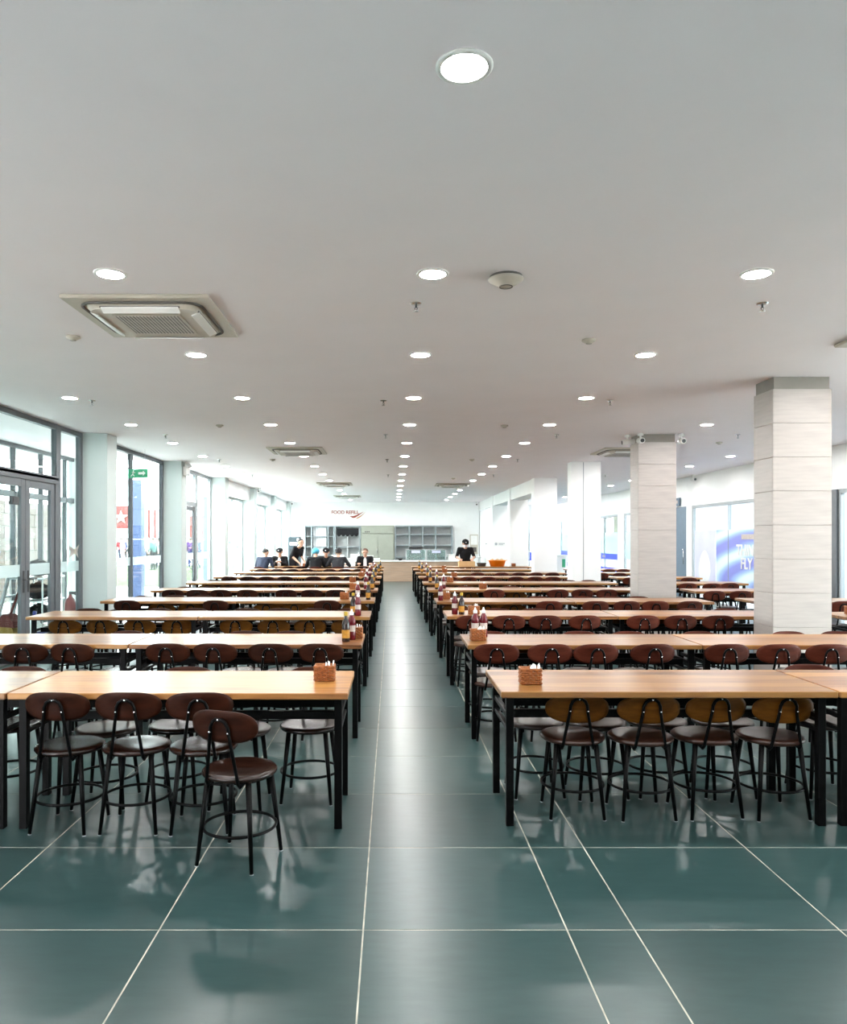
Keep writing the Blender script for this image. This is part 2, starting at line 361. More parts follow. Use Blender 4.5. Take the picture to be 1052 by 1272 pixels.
# right columns: two clad in stone tiles, four painted white
def clad_column(y, label):
    x0, x1, y0, y1 = 3.755, 4.335, y, y+0.40
    c = thing('column', label, 'column', ((x0+x1)/2, (y0+y1)/2, 0), 0, 'stone clad columns', 'structure')
    hx, hy = (x1-x0)/2, (y1-y0)/2
    MB().box(-hx+0.016, hx-0.016, -hy+0.016, hy-0.016, 0, CEIL).build('core', 'stone_band', c)
    fm = MB().cbox(-hx+0.001, hx-0.001, -0.008, 0.008, 0.0015, 0.3085, 0.0015).mesh('tile', 'stone_tile')
    sm = MB().cbox(-0.008, 0.008, -hy+0.017, hy-0.017, 0.0015, 0.3085, 0.0015).mesh('tile', 'stone_tile')
    z = 0.0
    for r_ in range(9):
        z = r_*0.336
        for sx in (-1, 1):
            o = link('tile', sm, c, (sx*(hx-0.008), 0, z)); o.scale.z = 1.0860
            o = link('tile', fm, c, (0, sx*(hy-0.008), z)); o.scale.z = 1.0860
    return c
clad_column(7.46, 'beige stone clad column nearest the camera')
clad_column(11.54, 'beige stone clad column with cameras at its top')
for y, lb in [(15.58, 'wide white column just behind the stone clad column'), (19.72, 'white column at the start of the far header beam'),
              (23.85, 'white column midway under the far header beam'), (27.95, 'white column nearest the back wall, with a small grey notice')]:
    c = MB().cbox(3.70, 4.30, y, y+0.38, 0, CEIL, 0.006).build('column', 'white_paint'); tag(c, lb, 'column', 'white columns', 'structure')
    if y < 16: MB().box(3.93, 3.945, y-0.006, y+0.001, 0, CEIL-0.02).build('corner_strip', 'frame_light', c)

# ---------------------------------------------------------------- left window wall
def glazing(name, y0, y1, x=-4.72, posts=(), rails=(), top=CEIL, bottom=0.0, fm='frame_grey', label='', t=0.05, d=0.08, band=True, kind='structure', cat='window', fw=0.07):
    g = thing(name, label, cat, (x, (y0+y1)/2, 0), 0, None, kind); yc = (y0+y1)/2
    for yy in (y0+fw/2, y1-fw/2): MB().cbox(-d/2, d/2, yy-yc-fw/2, yy-yc+fw/2, bottom, top, 0.004).build('frame_post', fm, g)
    for yy in posts: MB().cbox(-d/2, d/2, yy-yc-t/2, yy-yc+t/2, bottom, top, 0.004).build('mullion', fm, g)
    MB().cbox(-d/2, d/2, y0-yc+fw, y1-yc-fw, top-0.07, top-0.001, 0.004).build('head_rail', fm, g)
    MB().cbox(-d/2, d/2, y0-yc+fw, y1-yc-fw, bottom, bottom+0.06, 0.004).build('sill_rail', fm, g)
    for z in rails: MB().cbox(-d/2, d/2, y0-yc+fw, y1-yc-fw, z-0.05, z+0.05, 0.004).build('transom', fm, g)
    e = [y0+fw]+sum([[p-t/2, p+t/2] for p in posts], [])+[y1-fw]
    for a, b in zip(e[::2], e[1::2]):
        o = MB().box(-0.005, 0.005, a-yc, b-yc, bottom+0.06, top-0.07).build('glass_pane', 'window_glass', g)
        if band: MB().box(0.006, 0.0075, a-yc, b-yc, 1.07, 1.22).build('frosted_strip', 'frosted_band', o)
    return g
# near door bay (Y 8.05 .. 11.4): double door with transom light, then a side light
glazing('window_1', 3.7, 7.3, posts=(4.9, 6.1), label='tall grey framed window panes beside the near left pillars')
glazing('window_2', 10.63, 11.45, label='narrow grey framed side light between glass door and pillar')
tl = glazing('window_3', 7.78, 10.63, top=CEIL, bottom=2.36, label='wide transom window above the grey double glass door', band=False)
def door_leaf(parent, y0, y1, hinge_side, h=2.31, handle=True):
    lf = MB(); x0, x1 = -0.025, 0.025; st = 0.105
    lf.cbox(x0, x1, y0, y0+st, 0.01, h, 0.003).cbox(x0, x1, y1-st, y1, 0.01, h, 0.003).cbox(x0, x1, y0+st, y1-st, h-0.10, h, 0.003).cbox(x0, x1, y0+st, y1-st, 0.01, 0.20, 0.003)
    leaf = lf.build('door_leaf', 'frame_grey', parent)
    MB().box(-0.004, 0.004, y0+st, y1-st, 0.20, h-0.10).build('glass_pane', 'window_glass', leaf)
    MB().box(0.005, 0.0065, y0+st, y1-st, 1.07, 1.22).build('frosted_strip', 'frosted_band', leaf)
    if handle:
        yy = y1-st/2 if hinge_side < 0 else y0+st/2
        MB().cbox(0.025, 0.035, yy-0.018, yy+0.018, 0.86, 1.14, 0.003).tube([(0.03, yy, 1.03), (0.075, yy, 1.03), (0.08, yy-hinge_side*-0.12, 1.03)], 0.009, 6).build('handle', 'plastic_dark', leaf)
    return leaf
d1 = thing('door_1', 'grey framed double glass door in the left window wall', 'door', (-4.72, 0, 0), 0, None, 'structure')
MB().cbox(-0.04, 0.04, 7.78, 10.63, 2.31, 2.40, 0.003).build('door_head', 'frame_grey', d1)
MB().cbox(-0.04, 0.04, 10.53, 10.63, 0, 2.31, 0.003).build('door_jamb', 'frame_grey', d1)
MB().cbox(-0.04, 0.04, 7.78, 7.86, 0, 2.31, 0.003).build('door_jamb', 'frame_grey', d1)
door_leaf(d1, 9.705, 10.525, 1); door_leaf(d1, 7.87, 9.69, -1, handle=True)
tag(MB().cbox(-0.02, 0.02, -0.09, 0.09, -0.05, 0.05, 0.004).box(0.02, 0.024, -0.06, 0.06, -0.03, 0.03).build('door_sensor', 'plastic_dark', None, (-4.66, 9.33, 2.02)), 'small black box sensor fixed to the left glass door', 'sensor')
glazing('window_4', 11.86, 15.5, posts=(13.65,), label='pair of tall window panes between the first two visible pillars', band=True)
g5 = glazing('window_5', 18.15, 19.55, fm='frame_light', label='tall pale framed pane right of the far glass door')
d2 = thing('door_2', 'pale framed far glass door with a transom light above', 'door', (-4.72, 0, 0), 0, None, 'structure')
MB().cbox(-0.04, 0.04, 15.9, 18.15, 2.32, 2.42, 0.003).build('door_head', 'frame_light', d2)
MB().cbox(-0.04, 0.04, 18.05, 18.15, 0, CEIL-0.002, 0.003).build('door_jamb', 'frame_light', d2)
MB().cbox(-0.04, 0.04, 15.9, 18.05, CEIL-0.08, CEIL-0.002, 0.003).build('door_head', 'frame_light', d2)
MB().box(-0.004, 0.004, 15.9, 18.05, 2.42, CEIL-0.08).build('glass_pane', 'window_glass', d2)
door_leaf(d2, 15.92, 16.98, -1); door_leaf(d2, 16.99, 18.04, 1)
glazing('window_6', 19.95, 23.7, posts=(21.0, 22.3), top=2.77, fm='frame_light', label='three part window under the far left header beam')
glazing('window_7', 24.1, 27.8, posts=(25.9,), top=2.77, fm='frame_light', label='blue tinged window behind the seated diners')
glazing('window_8', 28.2, 31.9, posts=(30.0,), top=2.77, fm='frame_light', label='narrow looking window next to the back wall corner')

# ---------------------------------------------------------------- outside the windows
ground = MB().box(-70, XL-0.06, -12, 110, -0.15, -0.03).build('ground', 'pavement'); tag(ground, 'pale paved ground outside the windows', 'ground', kind='structure')
tag(MB().box(-34, -7.6, 25, 46, -0.03, -0.02).build('lawn', 'grass'), 'strip of green lawn outside the windows', 'lawn', kind='stuff')
tag(MB().box(-8.6, XL-0.06, YN-3, 15.3, CEIL, CEIL+0.15).build('porch_ceiling', 'ceiling_paint'), 'white porch ceiling outside the near glass door', 'ceiling', kind='structure')  # extended past the outer porch windows to block near-left sky light
glazing('window_9', 0.5, 15.2, x=-6.34, posts=tuple(1.65+i*1.0 for i in range(14)), rails=(2.3,), fm='frame_grey', label='outer row of pale framed porch windows beyond the glass door', band=False)
tag(MB().cbox(-6.42, -6.2, 15.0, 15.25, 0, CEIL, 0.006).build('pillar', 'white_paint'), 'slim white corner post of the porch outside', 'pillar', kind='structure')
fc = thing('added_facade', 'added building front across from the porch, blocking near left sky light', 'building', (-12.2, 4.0, 0), 0, None, 'structure')  # building front added to hold back sky light at the near left
MB().box(-0.3, 0.3, -14, 13.2, -0.03, 7.0).build('wall', 'facade_paint', fc)
wm_ = MB().cbox(0.28, 0.34, -0.55, 0.55, 0, 1.5, 0.01).mesh('window', 'frame_light'); pm_ = MB().box(0.33, 0.345, -0.48, 0.48, 0.07, 1.43).mesh('pane', 'door_slate')
for fl_ in range(2):
    for q in range(11):
        wo = link('window', wm_, fc, (0, -12.5+q*2.4, 0.9+fl_*3.1)); link('pane', pm_, wo)
bw = thing('boundary_wall', 'low pale pink block wall seen through the porch', 'wall', (-9.6, 19.5, 0), 0, None, 'structure')
MB().box(-0.1, 0.1, -2.6, 2.6, -0.03, 2.5).build('wall_core', 'grout', bw)
blk = MB().cbox(-0.005, 0.03, -0.3, 0.3, 0, 0.30, 0.006).mesh('block', 'pink_block')
for r_ in range(8):
    for q in range(8): 
        yy = -2.25+q*0.62+(0.3 if r_ % 2 else 0)
        if yy < 2.3: link('block', blk, bw, (0.1, yy, r_*0.312))
bp_ = thing('outdoor_post', 'tall pale blue clad post standing outside the windows', 'post', (-6.80, 20.2, 0))
for k in range(4): MB().cbox(-0.15, 0.15, -0.15, 0.15, -0.03+k*0.79, 0.755+k*0.79, 0.006).build('cladding_panel', 'blue_clad', bp_)
bp2 = copy_tree(bp_); bp2.location = (-6.85, 28.2, 0); bp2['label'] = 'pale blue clad post outside the far left windows'
bp3 = copy_tree(bp_); bp3.location = (-5.9, 32.6, 0); bp3['label'] = 'pale blue clad post outside, nearest the back wall corner'
def star(r, c=(0, 0)):
    return [(c[0]+(r if k % 2 == 0 else r*0.4)*math.sin(math.pi*k/5), c[1]+(r if k % 2 == 0 else r*0.4)*math.cos(math.pi*k/5)) for k in range(10)]
def flag(loc, wdt, hgt, label, striped=False):
    t = thing('flag', label, 'flag', loc, 0, 'flags outside')
    MB().tube([(-wdt/2-0.03, 0, -loc[2]), (-wdt/2-0.03, 0, hgt+0.1)], 0.02, 8).build('flag_pole', 'frame_light', t)
    n = 14; cl = MB(); vs = []; fs = []
    for i in range(n+1):
        x = -wdt/2+wdt*i/n
        for z in (0, hgt):
            y = 0.04*math.sin(i*1.1)*i/n; vs += [(x, y-0.004, z), (x, y+0.004, z)]
    for i in range(n):
        a = i*4; b = a+4; mi = (i//2) % 2 if striped else 0
        cl.add([vs[q] for q in (a, a+1, a+2, a+3, b, b+1, b+2, b+3)], [(0,4,6,2),(1,3,7,5),(2,6,7,3),(0,1,5,4),(0,2,3,1),(4,5,7,6)], mi)
    c = cl.build('cloth', ['flag_red', 'cloth_white'], t)
    if not striped: MB().prism(star(hgt*0.30, (0, hgt/2)), -0.052, -0.044).build('star', 'label_pale', c)
flag((-10.55, 29.5, 1.95), 1.3, 0.9, 'red flag with a pale star outside the window')
flag((-10.15, 32.0, 1.6), 0.9, 1.2, 'red and white striped banner outside the window', True)
flag((-13.1, 50, 1.6), 1.4, 1.5, 'distant red and white banner seen through the far door', True)

# ---------------------------------------------------------------- right wall shop fronts
def shop_room(y0, y1, depth, label, n):
    r = MB().box(XR+0.15, XR+depth, y0-0.3, y1+0.3, -0.1, -0.001).box(XR+depth, XR+depth+0.1, y0-0.3, y1+0.3, -0.1, CEIL).box(XR+0.15, XR+depth, y0-0.4, y0-0.3, -0.1, CEIL).box(XR+0.15, XR+depth, y1+0.3, y1+0.4, -0.1, CEIL)
    tag(r.build('wall_shop_%d' % n, 'shop_wall'), label, 'wall', kind='structure')
    for k in range(max(1, int((y1-y0)/2.4))):
        yy = y0+1.0+k*2.4
        t = thing('ceiling_panel_light', f'white ceiling light panel inside the {["near right shop room", "side room behind frosted glass"][n-1]}, {ORD[k]} along', 'light', (XR+1.4, yy, CEIL), 0, 'shop ceiling panels')
        MB().cbox(-0.33, 0.33, -0.33, 0.33, -0.03, -0.001, 0.004).build('frame', 'plastic_white', t)
        MB().box(-0.29, 0.29, -0.29, 0.29, -0.036, -0.031).build('diffuser', 'shop_lamp', t)
glazing('added_window', 2.4, 6.6, x=XR+0.07, posts=(3.8, 5.2), top=2.85, label='tall unseen right hand window added for daylight before the shop rooms', band=False)  # unseen window, added for the daylight that the bright column fronts imply
tag(MB().box(XR+0.15, 60, -40, 8.1, -0.15, -0.03).build('ground_right', 'pavement'), 'pale paved ground added outside the unseen near right window', 'ground', kind='structure')  # unseen ground added to bounce daylight in through that window
shop_room(8.6, 19.2, 3.0, 'bright white shop room behind the right glass front', 1)
shop_room(21.4, 34.2, 3.0, 'pale room behind the far frosted shop glass', 2)
glazing('window_10', 13.1, 19.2, x=XR+0.05, posts=(15.1, 17.15), top=HEAD, fm='frame_light', label='wide shop window with blue banner in the right wall', band=False, t=0.02, fw=0.04)
glazing('window_11', 8.6, 12.9, x=XR+0.05, posts=(10.9,), top=HEAD, fm='frame_light', label='bright shop window right of the nearest stone column', band=False, t=0.03, fw=0.06)
tag(MB().cbox(XR-0.03, XR+0.1, 12.9, 13.1, 0, HEAD, 0.004).build('trim_3', 'frame_grey'), 'dark post between two shop windows on the right', 'post', kind='structure')
d3 = thing('door_3', 'dark slate door beside the shop window', 'door', (XR, 20.05, 0), 0, None, 'structure')
MB().cbox(0.0, 0.1, -0.5, 0.5, 0, HEAD, 0.004).build('door_leaf', 'door_slate', d3); MB().tube([(-0.04, -0.40, 0.9), (-0.04, -0.40, 1.3)], 0.012, 8).build('handle', 'chrome', d3)
tag(MB().cbox(-0.03, 0.01, -0.3, 0.3, 0, 0.22, 0.004).box(-0.034, -0.029, -0.2, 0.2, 0.07, 0.15, 1).build('door_sign', ['door_slate', 'label_pale'], None, (XR-0.02, 20.2, 2.42)), 'small slate blue sign above the dark door', 'sign')
glazing('window_12', 21.4, 24.85, x=XR+0.05, posts=(23.1,), top=HEAD, fm='frame_light', label='frosted shop window with slim white frame on the right', band=False, t=0.03)
glazing('window_13', 25.5, 29.0, x=XR+0.05, posts=(27.2,), top=2.39, fm='frame_light', label='shop window with blue stripes seen between the columns', band=False, t=0.03)
glazing('window_14', 29.6, 34.2, x=XR+0.05, posts=(31.9,), top=HEAD, fm='frame_light', label='last shop window of the right wall', band=False, t=0.03)
for i, (a, b) in enumerate([(21.5, 24.75), (25.6, 28.9), (29.7, 34.1)]):
    fr = MB().box(XR+0.035, XR+0.04, a, b, 0.9, 1.78).build('frosted_film', 'frosted_teal'); tag(fr, f'pale teal frosted film on the {["near", "middle", "last"][i]} of three far shop windows', 'film', 'frosted films')
    if i:
        for z0, z1, nm in ((0.84, 1.04, 'upper'), (0.36, 0.56, 'lower')):
            t = MB().box(XR+0.026, XR+0.033, a, b, z0, z1).box(XR+0.022, XR+0.0265, (a+b)/2-0.15, (a+b)/2+0.15, z0+0.06, z1-0.06, 1).build('window_sticker', ['blue_sign', 'label_pale'])
            tag(t, f'{nm} bright blue sticker strip on the {["", "striped", "last"][i]} shop window', 'sticker', 'blue stickers')
for i, (y, wd, mt, lb) in enumerate([(27.9, 0.9, 'poster_grey', 'grey poster hanging behind the blue striped shop window'), (26.6, 1.0, 'shop_curtain', 'beige poster hanging behind the blue striped shop window'), (32.5, 1.3, 'shop_curtain', 'yellowish curtain behind the last shop window')]):
    tag(MB().cbox(-0.01, 0.01, -wd/2, wd/2, 0, 0.62, 0.003).tube([(0, -wd/2-0.03, 0.63), (0, wd/2+0.03, 0.63)], 0.012, 6).build('poster', mt, None, (XR+0.35, y, 1.72)), lb, 'poster')
# glazed end of the side aisle
eg = thing('window_15', 'glazed end of the side aisle behind the columns', 'window', (6.35, YBR, 0), 0, None, 'structure')
for x in (-1.25, 0.0, 1.22): MB().cbox(x-0.03, x+0.03, 0.02, 0.12, 0, 2.5, 0.004).build('mullion', 'frame_light', eg)
for x0, x1 in ((-1.22, -0.03), (0.03, 1.19)):
    p_ = MB().box(x0, x1, 0.06, 0.07, 0, 2.5).build('glass_pane', 'window_glass', eg)
    MB().box(x0, x1, 0.05, 0.055, 1.0, 1.75).build('frosted_film', 'frosted_teal', p_)
    MB().box(x0, x1, 0.03, 0.045, 0.55, 0.95).build('blue_panel', 'blue_sign', p_)
tag(MB().box(3.9, XR+0.2, 37.2, 37.3, -0.1, CEIL).box(3.9, XR+0.2, YBR+0.15, 37.3, -0.1, -0.001).box(3.9, XR+0.2, YBR+0.15, 37.3, CEIL, CEIL+0.1).build('wall_shop_3', 'shop_wall'), 'pale room behind the glazed end of the side aisle', 'wall', kind='structure')
# banner
bn = thing('advert_banner', 'blue swirling advert banner with white lettering on the right shop window', 'banner', (XR+0.025, 15.55, 0.50))
MB().cbox(-0.006, 0.006, -2.25, 2.25, 0, 1.26, 0.002).build('printed_sheet', 'banner_print', bn)
def text_mesh(name, body, size, mat, parent=None, loc=(0,0,0), rot=(0,0,0), ext=0.004, bold=0.0):
    cu = bpy.data.curves.new(name, 'FONT'); cu.body = body; cu.size = size; cu.extrude = ext; cu.offset = bold; cu.align_x = 'LEFT'
    t = bpy.data.objects.new(name, cu); C.objects.link(t); bpy.context.view_layer.update()
    me = bpy.data.meshes.new_from_object(t.evaluated_get(bpy.context.evaluated_depsgraph_get())); bpy.data.objects.remove(t)
    me.materials.clear(); me.materials.append(M[mat]); me.name = name
    o = bpy.data.objects.new(name, me); C.objects.link(o); o.location = loc; o.rotation_euler = rot
    if parent: o.parent = parent
    return o
# a viewer inside reads toward decreasing Y on this wall
text_mesh('lettering', 'THIN', 0.34, 'plastic_white', bn, (-0.012, 1.18, 0.69), (R(90), 0, R(-90)), 0.005, 0.006)
text_mesh('lettering', 'FLY', 0.34, 'plastic_white', bn, (-0.012, 0.98, 0.40), (R(90), 0, R(-90)), 0.005, 0.006)
MB().cbox(-0.014, -0.006, 0.25, 0.95, 1.04, 1.15, 0.003).build('title_plate', 'label_pale', bn)
lv = thing('lavender_banner', 'pale lavender advert panel left of the blue banner', 'banner', (XR+0.025, 18.45, 0.45))
MB().cbox(-0.006, 0.006, -0.62, 0.62, 0, 1.31, 0.002).build('printed_sheet', 'lavender', lv)
ov = [(0.34*math.sin(q)*(1-0.25*math.cos(q)), 0.42+0.40*math.cos(q)) for q in [2*math.pi*k/24 for k in range(24)]]
s_ = MB().prism(ov, -0.003, 0.003).build('printed_shape', 'cloth_white', lv, (-0.009, 0.0, 0), R(90))

# ---------------------------------------------------------------- ceiling fittings
def downlight():
    t = thing('ceiling_light', '', 'light', (0, 0, CEIL))
    MB().lathe([(0.078, -0.001), (0.098, -0.001), (0.098, -0.006), (0.088, -0.011), (0.078, -0.009)], 28).build('trim_ring', 'plastic_white', t)
    MB().lathe([(0.0, -0.008), (0.079, -0.006), (0.079, -0.002)], 28).build('diffuser', 'lamp_glow', t)
    return t
dl = downlight(); first = True
for ci, (x, nm) in enumerate([(-3.65, 'row nearest the windows'), (-1.70, 'row above the left tables'), (0.245, 'row above the aisle'), (2.20, 'row above the right tables'), (4.40, 'row behind the columns'), (6.52, 'row nearest the right wall')]):
    n = 0
    for k in range(-2, 17):
        y = 2.567+2.003*k
        if ci < 4 and y > 32.2 or y > 34.6 or y < -1: continue
        if ci == 4 and any(abs(y-c_) < 0.5 for c_ in (7.66, 11.74, 15.77, 19.9, 24.0, 28.1)): x_ = 4.62
        else: x_ = x
        t = dl if first else copy_tree(dl); first = False
        t.location = (x_, y, CEIL)
        seen = -500/940*y < x_ < 575/940*y and y > 2
        tag(t, f'round white recessed ceiling light, {ORD[n]} in the {nm}' if seen else f'round white recessed ceiling light out of view, {ORD[k+2]} along the {nm}', 'light', 'recessed ceiling lights')
        if seen: n += 1
def cassette(x, y, label):
    t = thing('air_conditioner', label, 'air conditioner', (x, y, CEIL), 0, 'ceiling air conditioners')
    MB().cbox(-0.49, 0.49, -0.49, 0.49, -0.028, -0.001, 0.008).build('panel', 'plastic_cream', t)
    def rr(h, r, z):
        pts = []
        for cx, cy, a0 in ((h-r, h-r, 0), (-h+r, h-r, 90), (-h+r, -h+r, 180), (h-r, -h+r, 270)):
            for q in range(6): pts.append((cx+r*math.cos(R(a0+q*18)), cy+r*math.sin(R(a0+q*18)), z))
        return pts
    gr = MB().tube(rr(0.405, 0.12, -0.030), 0.012, 6, True).build('groove', 'slot_dark', t)
    body = MB(); a, b = rr(0.385, 0.11, -0.028), rr(0.36, 0.10, -0.062); n = len(a)
    body.add(a+b, [(i, (i+1) % n, n+(i+1) % n, n+i) for i in range(n)]+[list(range(n, 2*n))]); body.build('body', 'plastic_cream', t)
    MB().cbox(-0.235, 0.235, -0.235, 0.235, -0.068, -0.060, 0.003).build('grille_frame', 'plastic_cream', t)
    MB().box(-0.215, 0.215, -0.215, 0.215, -0.0705, -0.067).build('grille', 'grille', t)
    for k in range(4):
        a_ = k*math.pi/2
        MB().cbox(-0.27, 0.27, 0.315, 0.372, -0.058, -0.036, 0.004).build('air_slot', 'slot_dark', t, (0, 0, 0), a_)
        o = MB().cbox(-0.26, 0.26, -0.030, 0.030, -0.004, 0.004, 0.002).build('louver', 'plastic_white', t, (-0.345*math.sin(a_), 0.345*math.cos(a_), -0.066), a_)
        o.rotation_euler = Euler((R(24), 0, a_), 'XYZ')
cassette(-1.69, 5.43, 'large cream ceiling air conditioner nearest the camera at left')
cassette(-1.70, 13.6, 'cream ceiling air conditioner second along the left side')
cassette(-1.65, 21.8, 'cream ceiling air conditioner third along the left side')
cassette(-1.65, 28.0, 'cream ceiling air conditioner on the left, closest to the back wall')
cassette(4.13, 5.75, 'cream ceiling air conditioner cut off by the right picture edge')
cassette(4.20, 13.7, 'cream ceiling air conditioner behind the second stone column')
cassette(1.75, 22.1, 'cream ceiling air conditioner far along the right side')
def detector(x, y, r, label):
    t = thing('smoke_detector', label, 'smoke detector', (x, y, CEIL), 0, 'smoke detectors')
    MB().lathe([(0.95*r, -0.001), (0.95*r, -0.014)], 24).build('base', 'slot_dark' if r > 0.08 else 'plastic_cream', t)
    MB().lathe([(0, -0.62*r), (0.40*r, -0.60*r), (0.55*r, -0.5*r), (0.85*r, -0.33*r), (1.02*r, -0.22*r), (1.02*r, -0.16*r), (0.9*r, -0.12*r)], 24).build('cover', 'plastic_cream', t)
    MB().lathe([(0.34*r, -0.605*r), (0.40*r, -0.605*r), (0.40*r, -0.63*r), (0.34*r, -0.63*r)], 20).build('vent_ring', 'slot_dark', t)
detector(0.695, 4.62, 0.105, 'large round smoke detector right of the aisle lights')
for x, y, lb in [(-2.52, 5.98, 'left of the nearest air conditioner'), (1.58, 6.08, 'right of the aisle, nearest of its row'), (1.58, 10.65, 'right of the aisle, second of its row'), (-2.42, 10.62, 'over the left tables'), (1.6, 15.2, 'right of the aisle, third of its row'), (-2.4, 15.2, 'over the far left tables'), (1.6, 19.8, 'right of the aisle, farthest of its row'), (5.4, 12.5, 'beyond the stone columns')]:
    detector(x, y, 0.055, f'small white smoke detector {lb}')
def sprinkler(x, y, label):
    t = thing('sprinkler', label, 'sprinkler', (x, y, CEIL), 0, 'ceiling sprinklers')
    MB().lathe([(0, -0.006), (0.038, -0.005), (0.040, -0.001)], 16).build('rosette', 'chrome', t)
    m_ = MB().tube([(0, 0, -0.005), (0, 0, -0.03)], 0.007, 8)
    for s in (-1, 1): m_.tube([(0, 0, -0.022), (s*0.011, 0, -0.032), (0, 0, -0.052)], 0.0025, 6)
    m_.build('frame', 'plastic_dark', t)
    MB().lathe([(0, -0.056), (0.019, -0.055), (0.019, -0.052)], 12).build('deflector', 'chrome', t)
for i, x in enumerate((-3.47, 0.0, 2.52, 5.3)):
    for j, y in enumerate((5.15, 8.75, 11.6, 15.2, 18.8)):
        if x == 0.0: xx = 0.163 if j == 0 else -0.1
        else: xx = x
        if -487/940*y < xx < 565/940*y:
            sprinkler(xx, y, f'small metal ceiling sprinkler, {["window side", "aisle", "right table", "side aisle"][i]} line, {ORD[j]} away from camera')
def bullet_cam(loc, rz, label, side=1):
    t = thing('security_camera', label, 'security camera', loc, rz, 'security cameras')
    MB().lathe([(0.045, 0), (0.045, 0.02), (0.03, 0.035)], 16).build('mount', 'plastic_white', t)
    MB().tube([(0, 0, 0.0), (0, 0, -0.045)], 0.016, 8).build('arm', 'plastic_white', t)
    b_ = MB().tube([(0, 0.07, -0.07), (0, -0.085, -0.085)], 0.043, 14).ball((0, 0.07, -0.07), 0.043, 12).build('housing', 'plastic_white', t)
    MB().tube([(0, -0.08, -0.0845), (0, -0.092, -0.0857)], 0.030, 14).build('lens', 'plastic_dark', b_)
bullet_cam((3.755, 11.44, CEIL-0.036), 0, 'white camera at the left front corner of the stone column')
bullet_cam((4.40, 11.50, CEIL-0.036), 0, 'white camera at the right corner of the stone column')
bullet_cam((3.62, 11.62, CEIL-0.036), R(-95), 'white camera left of the stone column, turned away')
bullet_cam((7.48, 18.8, CEIL-0.036), R(10), 'white camera on the right wall above the shop window')
bullet_cam((-4.12, 23.45, CEIL-0.036), 0, 'white camera on the far left pillar by the windows')
bullet_cam((-4.18, 31.7, CEIL-0.036), 0, 'white camera on the last left pillar in the corner')
bullet_cam((3.60, 32.3, CEIL-0.036), 0, 'white camera in the right corner of the back wall')
em = thing('emergency_light', 'twin head emergency light high on the second visible pillar', 'light', (-4.27, 15.72, 2.95))
MB().cbox(-0.035, 0.035, -0.14, 0.14, -0.09, 0.09, 0.01).build('case', 'plastic_white', em)
for s in (-1, 1): MB().tube([(0, s*0.08, 0.09), (0.05, s*0.08-0.03, 0.135)], [0.03, 0.055], 12).build('lamp_head', 'plastic_white', em)
ex = thing('exit_sign', 'green hanging exit sign in front of the tall window', 'sign', (-4.55, 13.55, 2.72))
MB().cbox(-0.012, 0.012, -0.21, 0.21, -0.08, 0.08, 0.004).build('sign_plate', 'exit_green', ex, (0, 0, 0), R(70))
MB().cbox(-0.012, 0.012, -0.21, 0.21, -0.08, 0.08, 0.004)
for z_ in (0.0,):
    a_ = MB().prism([(0.02, -0.02), (0.12, -0.02), (0.12, -0.045), (0.17, 0), (0.12, 0.045), (0.12, 0.02), (0.02, 0.02)], -0.016, -0.012)
    a_.ball((-0.09, -0.014, 0.045), (0.014, 0.003, 0.014), 8).tube([(-0.09, -0.014, 0.03), (-0.10, -0.014, -0.01), (-0.07, -0.014, -0.05)], 0.008, 6).tube([(-0.10, -0.014, -0.01), (-0.14, -0.014, -0.045)], 0.008, 6).tube([(-0.12, -0.014, 0.02), (-0.05, -0.014, 0.015)], 0.006, 6)
    a_.build('pictogram', 'plastic_white', ex, (0, 0, 0), R(-20))
for s in (-1, 1): MB().tube([(s*0.15*0.94, -s*0.15*0.34, 0.08), (s*0.15*0.94, -s*0.15*0.34, CEIL-2.72)], 0.003, 5).build('hanger', 'chrome', ex)

# ---------------------------------------------------------------- dining tables
TL, TD, TH = 1.785, 0.68, 0.733
def table_parts():
    t = thing('dining_table', '', 'table')
    hx, hy = TL/2, TD/2
    MB().cbox(-hx, hx, -hy, hy, TH-0.034, TH, 0.004).build('tabletop', 'table_wood', t)
    lx, ly = hx-0.055, hy-0.075
    lm = MB().cbox(-0.0205, 0.0205, -0.0205, 0.0205, 0, TH-0.034, 0.002).mesh('leg', 'black_metal')
    for sx in (-1, 1):
        for sy in (-1, 1): link('leg', lm, t, (sx*lx, sy*ly, 0))
    f = MB()
    for sy in (-1, 1): f.box(-lx+0.02, lx-0.02, sy*ly-0.018, sy*ly+0.018, TH-0.043, TH-0.035)
    for sx in (-1, 1): f.box(sx*lx-0.018, sx*lx+0.018, -ly+0.02, ly-0.02, TH-0.043, TH-0.035)
    f.build('top_frame', 'black_metal', t)
    rm = MB().cbox(-lx+0.02, lx-0.02, -0.016, 0.016, 0.555, 0.600, 0.002).mesh('long_rail', 'black_metal')
    for sy in (-1, 1): link('long_rail', rm, t, (0, sy*ly*0.55, 0))
    em_ = MB().cbox(-0.013, 0.013, -ly+0.02, ly-0.02, 0.570, 0.596, 0.002).cbox(-0.013, 0.013, -ly+0.02, ly-0.02, 0.500, 0.520, 0.002).mesh('end_rail', 'black_metal')
    for sx in (-1, 1): link('end_rail', em_, t, (sx*lx, 0, 0))
    return t
proto = table_parts(); proto_used = False
LF = [3.965, 5.80, 7.87, 9.88, 11.93, 14.0, 16.15, 18.2, 20.2, 22.25]
RF = [4.005, 5.77, 7.93, 9.76, 12.01, 13.92, 16.06, 18.05, 20.17, 22.22]
SF = [None, None, 7.75, 9.75, 11.75, 13.8, 15.85, 18.0, 20.2]
LX, RX, SX = -0.232, 0.578, 4.72
tables = []
